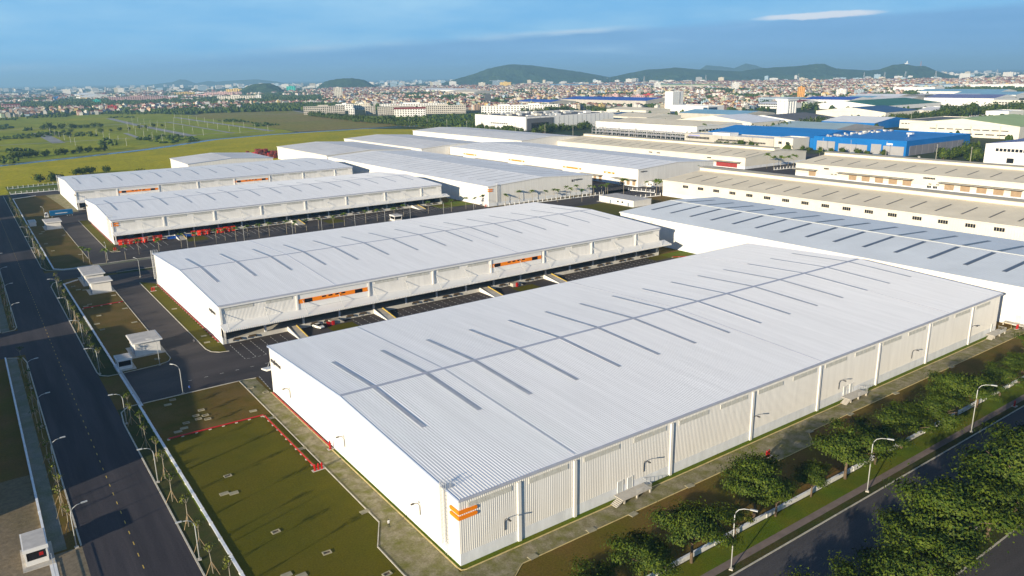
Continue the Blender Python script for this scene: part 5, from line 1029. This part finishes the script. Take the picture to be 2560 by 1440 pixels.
# ---------------------------------------------------------------- the town: houses
HW = [mat('house_'+n, c, .8, .12, .2) for n, c in (('white', (.60, .58, .55)), ('cream', (.52, .46, .35)), ('yellow', (.56, .42, .18)), ('pink', (.46, .33, .30)), ('grey', (.34, .34, .33)), ('green', (.36, .42, .30)), ('salmon', (.48, .34, .25)), ('blue', (.32, .42, .50)), ('brown', (.30, .23, .18)))]
HR = [mat('tiles_red', (.23, .075, .06), .8, .25, .3), mat('tiles_brown', (.20, .10, .07), .8, .25, .3), mat('flat_grey', (.30, .30, .30), .9, .15, .3), mat('tin_blue', (.10, .18, .34), .6, .15, .3)]
HALL = HW+HR+[DARKWIN]
WN = ['white', 'cream', 'yellow', 'pink', 'grey', 'green', 'salmon', 'pale blue', 'brown']; RN = ['red tiled roof', 'brown tiled roof', 'flat grey roof', 'blue tin roof']
def house_geo(b, wd, dp, h, roof, wm, rm, M, win=False):
    def T(p): q = M @ Vector(p); return (q.x, q.y, q.z)
    c = [(-wd/2, -dp/2), (wd/2, -dp/2), (wd/2, dp/2), (-wd/2, dp/2)]
    for i in range(4): a, d = c[i], c[(i+1) % 4]; b.poly([T((*a, -.3)), T((*d, -.3)), T((*d, h)), T((*a, h))], wm)
    if roof in (0, 1):
        e = .5; r = h+min(wd, dp)*.32; k = [(-wd/2-e, -dp/2-e, h), (wd/2+e, -dp/2-e, h), (wd/2+e, dp/2+e, h), (-wd/2-e, dp/2+e, h)]; u, v = (-wd/2+wd*.12, 0, r), (wd/2-wd*.12, 0, r)
        b.poly([T(k[0]), T(k[1]), T(v), T(u)], rm); b.poly([T(k[2]), T(k[3]), T(u), T(v)], rm); b.poly([T(k[1]), T(k[2]), T(v)], rm); b.poly([T(k[3]), T(k[0]), T(u)], rm)
    else:
        b.poly([T((*q, h)) for q in c], rm); s = min(wd, dp)*.28; k = [(-s, -s*.2), (s, -s*.2), (s, s*1.3), (-s, s*1.3)]
        for i in range(4): a, d = k[i], k[(i+1) % 4]; b.poly([T((*a, h)), T((*d, h)), T((*d, h+2.6)), T((*a, h+2.6))], wm)
        b.poly([T((*q, h+2.6)) for q in k], rm)
def inner(az):
    P = [(0, 2330), (10, 2330), (15, 2380), (20, 2300), (24, 2220), (27, 2000), (34, 1900), (40, 1840), (46, 1800), (52, 1760), (56, 1900), (60, 2500), (66, 3000), (90, 3200)]
    for (a, d), (c, e) in zip(P, P[1:]):
        if a <= az <= c: return d+(e-d)*(az-a)/(c-a)
    return 2400
pr = random.Random(11)
def blocked(x, y, m=9): return any(a-m < x < c+m and b_-m < y < d+m for a, b_, c, d in RECTS)
def dens(x, y): return mnoise.noise(Vector((x*.0032+5, y*.0032, 3)))+.5*mnoise.noise(Vector((x*.011, y*.011, 9)))
HS = []; TR = []
n = 0
for _ in range(60000):
    az_ = pr.uniform(-1.5, 75); d = math.sqrt(pr.uniform(1650**2, 6200**2)); a = R(az_); x, y = CAM.x+d*math.sin(a), CAM.y+d*math.cos(a)
    if d < inner(max(az_, 0))*.98 or blocked(x, y): continue
    q = dens(x, y)
    if az_ < 22: q -= .34 if d > 2900 else .1
    if az_ > 62 and d < 3600: q -= .5
    if q > .05-.12*(d > 4000) and pr.random() < .8*(1 if d < 3500 else .75): HS.append((d, x, y))
    elif q < .2 and pr.random() < (.6 if q < -.1 else .45): TR.append((d, x, y))
HS.sort(); near = HS[:300]; far = HS[300:]
print('houses', len(HS), 'trees', len(TR))
PROTO = {}; KC = {}
for d, x, y in near:
    wi, ri, vi = pr.choice([0, 0, 0, 1, 1, 2, 3, 4, 4, 5, 6, 7, 8]), pr.choice([0, 0, 1, 2, 2, 2, 3]), pr.randrange(3)
    wd, dp, h = ((7, 14, 10), (10, 12, 7.5), (5.5, 15, 13))[vi]; key = (wi, ri, vi)
    if key not in PROTO:
        w1 = MB(); house_geo(w1, wd, dp, h, ri, 0, 1, Matrix.Identity(4)); wn = MB(); fl = int(h/3.2); cn = 2 if wd < 8 else 3
        for f in range(fl):
            for k in range(cn): wn.box(-wd/2+wd*(k+.25)/cn, -dp/2-.1, h*(f+.3)/fl, -wd/2+wd*(k+.75)/cn, -dp/2+.05, h*(f+.8)/fl); wn.box(-wd/2-.1, -dp/2+dp*(k+.3)/cn, h*(f+.3)/fl, -wd/2+.05, -dp/2+dp*(k+.6)/cn, h*(f+.8)/fl)
        PROTO[key] = (w1.mesh('house_body', [HW[wi], HR[ri]]), wn.mesh('windows', DARKWIN))
    az_ = math.degrees(math.atan2(x-CAM.x, y-CAM.y)); zn = 'behind the green lots at the left' if az_ < 14 else 'beyond the fallow field' if az_ < 26 else 'behind the unfinished rows' if az_ < 38 else 'in the middle town' if az_ < 52 else 'in the right hand town'
    sz = ('three storey', 'low broad', 'tall narrow')[vi]; lb = f'{sz} {WN[wi]} house with {RN[ri]} {zn}'; KC[lb] = KC.get(lb, 0)+1
    t = link('town_house', PROTO[key][0], None, (x, y, 0), pr.choice([0, .1, -.15, 1.57, 1.45, -.6])); tag(t, lb, 'house', 'houses '+zn); link('windows', PROTO[key][1], t)['kind'] = 'stuff'
b = MB()
for d, x, y in far:
    wi, ri = pr.choice([0, 0, 0, 0, 1, 1, 1, 2, 3, 3, 4, 4, 4, 5, 6, 7, 8, 8]), pr.choice([0, 0, 1, 1, 2, 2, 2, 2]); s = 1+max(0, d-3500)/3500
    house_geo(b, pr.uniform(6, 11)*s, pr.uniform(9, 16)*s, pr.choice([4, 7, 7, 10, 10, 13])*(1+(s-1)*.3), ri, wi, 9+ri, Matrix.Translation((x, y, 0)) @ Matrix.Rotation(pr.choice([0, .1, -.15, 1.57, 1.45, -.6, .5]), 4, 'Z'))
for _ in range(2600):                                  # the farthest rows up to the horizon
    az_ = pr.uniform(-1.5, 75); d = pr.uniform(6200, 14000); a = R(az_); x, y = CAM.x+d*math.sin(a), CAM.y+d*math.cos(a)
    if dens(x*.5, y*.5) < -.05: continue
    house_geo(b, pr.uniform(16, 70), pr.uniform(14, 30), pr.choice([7, 9, 12, 12, 16, 24, 40]), 2, pr.choice([0, 0, 0, 1, 4, 7]), 11, Matrix.Translation((x, y, 0)) @ Matrix.Rotation(-a+pr.uniform(-.4, .4), 4, 'Z'))
tag(b.obj('distant_town', HALL), 'mass of small distant town houses up to the horizon', kind='stuff')
# far tree clumps as one mass
def clump_mass(name, pts, label, mats=None):
    b = MB(); r = random.Random(3)
    for x, y, s, h in pts:
        n = 6; ring = []
        for z, k in ((0, .75), (.45, 1.0), (.8, .7)): ring.append([(x+math.cos(2*math.pi*(i+.5*(z > .3))/n+s)*s*k*r.uniform(.75, 1.2), y+math.sin(2*math.pi*(i+.5*(z > .3))/n+s)*s*k*r.uniform(.75, 1.2), h*z*r.uniform(.85, 1.15)) for i in range(n)])
        m = r.randrange(3)
        for A, B in zip(ring, ring[1:]):
            for i in range(n): j = (i+1) % n; b.poly([A[i], A[j], B[j], B[i]], m)
        tp = (x+r.uniform(-.3, .3)*s, y, h*r.uniform(.95, 1.15))
        for i in range(n): b.poly([ring[2][i], ring[2][(i+1) % n], tp], m)
    return tag(b.obj(name, mats or LF), label, kind='stuff')
P = []
for d, x, y in TR:
    for _ in range(2): P.append((x+pr.uniform(-14, 14), y+pr.uniform(-14, 14), pr.uniform(3.5, 7)*(1+max(0, d-3500)/5000), pr.uniform(5, 10)))
for _ in range(1500):
    az_ = pr.uniform(-1.5, 75); d = pr.uniform(6200, 13000); a = R(az_); P.append((CAM.x+d*math.sin(a), CAM.y+d*math.cos(a), pr.uniform(20, 60), pr.uniform(7, 13)))
clump_mass('far_woods', P, 'dark woods and garden trees scattered between the distant houses')
P = []
for _ in range(9000):                                  # scrub on the lots and the edge of the town
    x, y = pr.uniform(-420, 420), pr.uniform(830, 2330)
    q = mnoise.noise(Vector((x*.008, y*.005, 1)))
    edge_ = y > 2080 or (x < 120 and y < 1180+x) or (x < 60 and y > 1500)
    if y < 850+max(0, x)*.75 or not (q > .36 or (edge_ and q > -.05)): continue
    P.append((x, y, pr.uniform(1.5, 4.2), pr.uniform(1.5, 6 if edge_ else 3.5)))
for _ in range(1500):
    x, y = pr.uniform(600, 900), pr.uniform(960, 1300)
    if not blocked(x, y, 12): P.append((x, y, pr.uniform(2, 4), pr.uniform(2, 6)))
for _ in range(2600):
    x, y = pr.uniform(380, 900), pr.uniform(1900, 2350)
    if math.hypot(x-CAM.x, y-CAM.y) > 2120 and not blocked(x, y): P.append((x, y, pr.uniform(3, 6), pr.uniform(5, 11)))
for _ in range(3500):
    x, y = pr.uniform(560, 2000), pr.uniform(150, 1500)
    if not blocked(x, y, 6) and mnoise.noise(Vector((x*.006, y*.006, 4))) > .12: P.append((x, y, pr.uniform(2, 5), pr.uniform(3, 9)))
clump_mass('scrub', P, 'bushes and scrub over the empty lots and between the works')

# ---------------------------------------------------------------- poles and pylons
def pole_meshes(h): b = MB(); b.tube([(0, 0, 0), (0, 0, h)], [.22, .14], 6); m = b.mesh('pole', CONC); b = MB(); [b.box(-1.3, -.08, z, 1.3, .08, z+.14) for z in (h-.5, h-1.5)]; return m, b.mesh('crossarm', METAL)
PM = pole_meshes(14)
for k, (x, y) in enumerate([(638, 210), (641, 240), (640, 285), (636, 318), (640, 350), (632, 395), (628, 430), (622, 470), (634, 520), (632, 560), (628, 600), (624, 650), (612, 700), (600, 745), (590, 800), (580, 850), (575, 905), (570, 955), (566, 1010), (900, 330), (902, 370), (905, 300), (830, 560), (960, 570), (1180, 545), (1420, 505), (560, 1060)]):
    t = thing('utility_pole', f'grey concrete utility pole with cross arms along the works road, {ORD[k]} from the right', 'utility pole', (x, y, 0), rng.uniform(-.3, .3), 'utility poles along the works road'); link('pole', PM[0], t)
    for _ in (0,): link('crossarm', PM[1], t)
def pylon(label, x, y, h):
    t = thing('pylon', label, 'pylon', (x, y, 0), .6, 'pylons before the hills'); w0, w1 = h*.11, h*.02; b = MB(); L = 6
    for s in ((-1, -1), (1, -1), (1, 1), (-1, 1)): b.tube([(s[0]*w0, s[1]*w0, 0), (s[0]*w1, s[1]*w1, h)], h*.008, 4)
    b.obj('leg', METAL, t); b = MB()
    for k in range(L):
        f, g = k/L, (k+1)/L; a, c = w0+(w1-w0)*f, w0+(w1-w0)*g
        for i in range(4): s, u = ((-1, -1), (1, -1), (1, 1), (-1, 1))[i], ((-1, -1), (1, -1), (1, 1), (-1, 1))[(i+1) % 4]; b.tube([(s[0]*a, s[1]*a, h*f), (u[0]*c, u[1]*c, h*g)], h*.005, 3)
    tag(b.obj('brace', METAL, t), kind='stuff')
    for z in (.72, .84, .95): b = MB(); b.box(-h*.14, -h*.006, h*z, h*.14, h*.006, h*z+h*.02); b.obj('crossarm', METAL, t)
for k, (x, y, h) in enumerate([(3250, 3200, 62), (3900, 3300, 62), (4300, 2900, 62), (4700, 2700, 62), (5100, 2450, 64), (5200, 2700, 64), (5600, 2300, 64), (2440, 2120, 45), (2640, 1560, 45), (2560, 1180, 45), (5300, 2900, 60)]): pylon(f'grey lattice pylon in the right distance, {ORD[k]} in the list of rows from the ridge', x, y, h)

# ---------------------------------------------------------------- hills
def hill(label, pts, depth, seed, rough=.16, m=None, sub=10):
    """forested ridge: pts = crest points (x, y, z)"""
    P = [Vector(p) for p in pts]; Q = []
    for a, c in zip(P, P[1:]):
        for k in range(sub): Q.append(a.lerp(c, k/sub))
    Q.append(P[-1]); f = Vector((Q[-1].y-Q[0].y, -(Q[-1].x-Q[0].x), 0)).normalized()
    if f.dot(Vector((CAM.x-P[0].x, CAM.y-P[0].y, 0))) < 0: f = -f
    b = MB(); K = 28
    for i, q in enumerate(Q):
        for k in range(K+1):
            t = k/K*2-1; x, y = q.x+f.x*t*depth, q.y+f.y*t*depth; base = max(0, 1-abs(t)**1.5)
            n1 = mnoise.fractal(Vector((x*.004+seed, y*.004, 0)), 1, 2, 4); n2 = mnoise.noise(Vector((x*.03, y*.03, seed)))
            b.v.append((x, y, max(-2, q.z*(base+rough*n1*base*(1-base)*3)+n2*4.5*min(1, base*3)-2)))
    for i in range(len(Q)-1):
        for k in range(K): a = i*(K+1)+k; b.f.append((a, a+1, a+K+2, a+K+1)); b.m.append(0)
    o = b.obj('hill', m or FOREST); struct(o, label)
    me = o.data; me.update()
    if sum(p.normal.z for p in me.polygons) < 0: me.flip_normals()
hill('broad forested hill behind the town', [(4061, 6997, 0), (4204, 6912, 48), (4380, 6802, 100), (4519, 6710, 157), (4706, 6581, 197), (4889, 6447, 181), (5115, 6269, 140), (5273, 6138, 109), (5427, 6003, 70), (5577, 5864, 27), (5700, 5760, 0)], 900, 1)
hill('long forested ridge with several knolls on the right', [(5234, 5907, 0), (5381, 5773, 53), (5496, 5665, 85), (5635, 5528, 119), (5716, 5444, 121), (5822, 5332, 133), (5926, 5217, 115), (6075, 5044, 100), (6218, 4869, 85), (6329, 4725, 111), (6458, 4550, 118), (6559, 4404, 129), (6617, 4317, 141), (6656, 4259, 140), (6714, 4168, 94), (6786, 4051, 85), (6856, 3934, 72), (6905, 3848, 80), (6951, 3765, 117), (6997, 3681, 125), (7043, 3593, 102), (7072, 3537, 105), (7117, 3448, 55), (7159, 3361, 26), (7200, 3290, 0)], 620, 2, sub=7)
hill('low round wooded hill in the town', [(2340, 5950, 0), (2377, 5933, 38), (2422, 5914, 63), (2496, 5883, 80), (2611, 5833, 84), (2696, 5794, 70), (2752, 5767, 34), (2800, 5745, 0)], 300, 3); hill('small wooded hill in the left town', [(1400, 4895, 0), (1431, 4888, 22), (1479, 4874, 48), (1537, 4855, 61), (1605, 4833, 60), (1649, 4818, 44), (1670, 4810, 24), (1700, 4800, 0)], 220, 4)
hill('faint far blue hills at the left horizon', [(2700, 15700, 0), (2975, 15616, 34), (3378, 15532, 76), (3517, 15501, 124), (3617, 15478, 115), (3778, 15439, 47), (3987, 15386, 86), (4122, 15350, 69), (4399, 15272, 86), (4817, 15145, 101), (5163, 15030, 57), (5369, 14957, 0)], 900, 5); hill('faint far blue peaks behind the ridge', [(9500, 8720, 0), (9707, 8489, 89), (9805, 8376, 190), (9944, 8212, 173), (10080, 8045, 139), (10190, 7907, 208), (10282, 7787, 175), (10392, 7640, 99), (10500, 7500, 20)], 700, 6)
t = thing('hilltop_statue', 'white monument on the right hand knoll', 'monument', (7010, 3660, 122)); b = MB(); b.box(-14, -14, 0, 14, 14, 8); b.obj('pedestal', WALLN, t); b = MB(); b.tube([(0, 0, 8), (0, 0, 15), (0, 0, 22), (0, 0, 27)], [6, 5, 3, 1], 8); b.obj('figure', WALLN, t)
t = thing('relay_mast', 'thin red mast on the right hand knoll', 'mast', (7060, 3560, 95)); b = MB(); b.tube([(0, 0, 0), (0, 0, 50)], [4, 1.5], 5); b.obj('mast', mat('mast_red', (.35, .16, .14), .6, .1, .2), t)

# ---------------------------------------------------------------- haze
b = MB(); b.box(-45500, -3500, -8, 60500, 60500, 330); me = bpy.data.meshes.new('haze'); me.from_pydata(b.v, [], b.f)
hm = bpy.data.materials.new('haze'); hm.use_nodes = True; ht = hm.node_tree; ht.nodes.clear(); ho = N(ht, 'ShaderNodeOutputMaterial'); pv = N(ht, 'ShaderNodeVolumePrincipled')
pv.inputs['Color'].default_value = (.38, .70, 1.0, 1); pv.inputs['Density'].default_value = 9.5e-5; pv.inputs['Anisotropy'].default_value = .1
ht.links.new(pv.outputs[0], ho.inputs['Volume']); me.materials.append(hm); tag(link('haze', me), 'thin blue haze over the plain', kind='stuff')
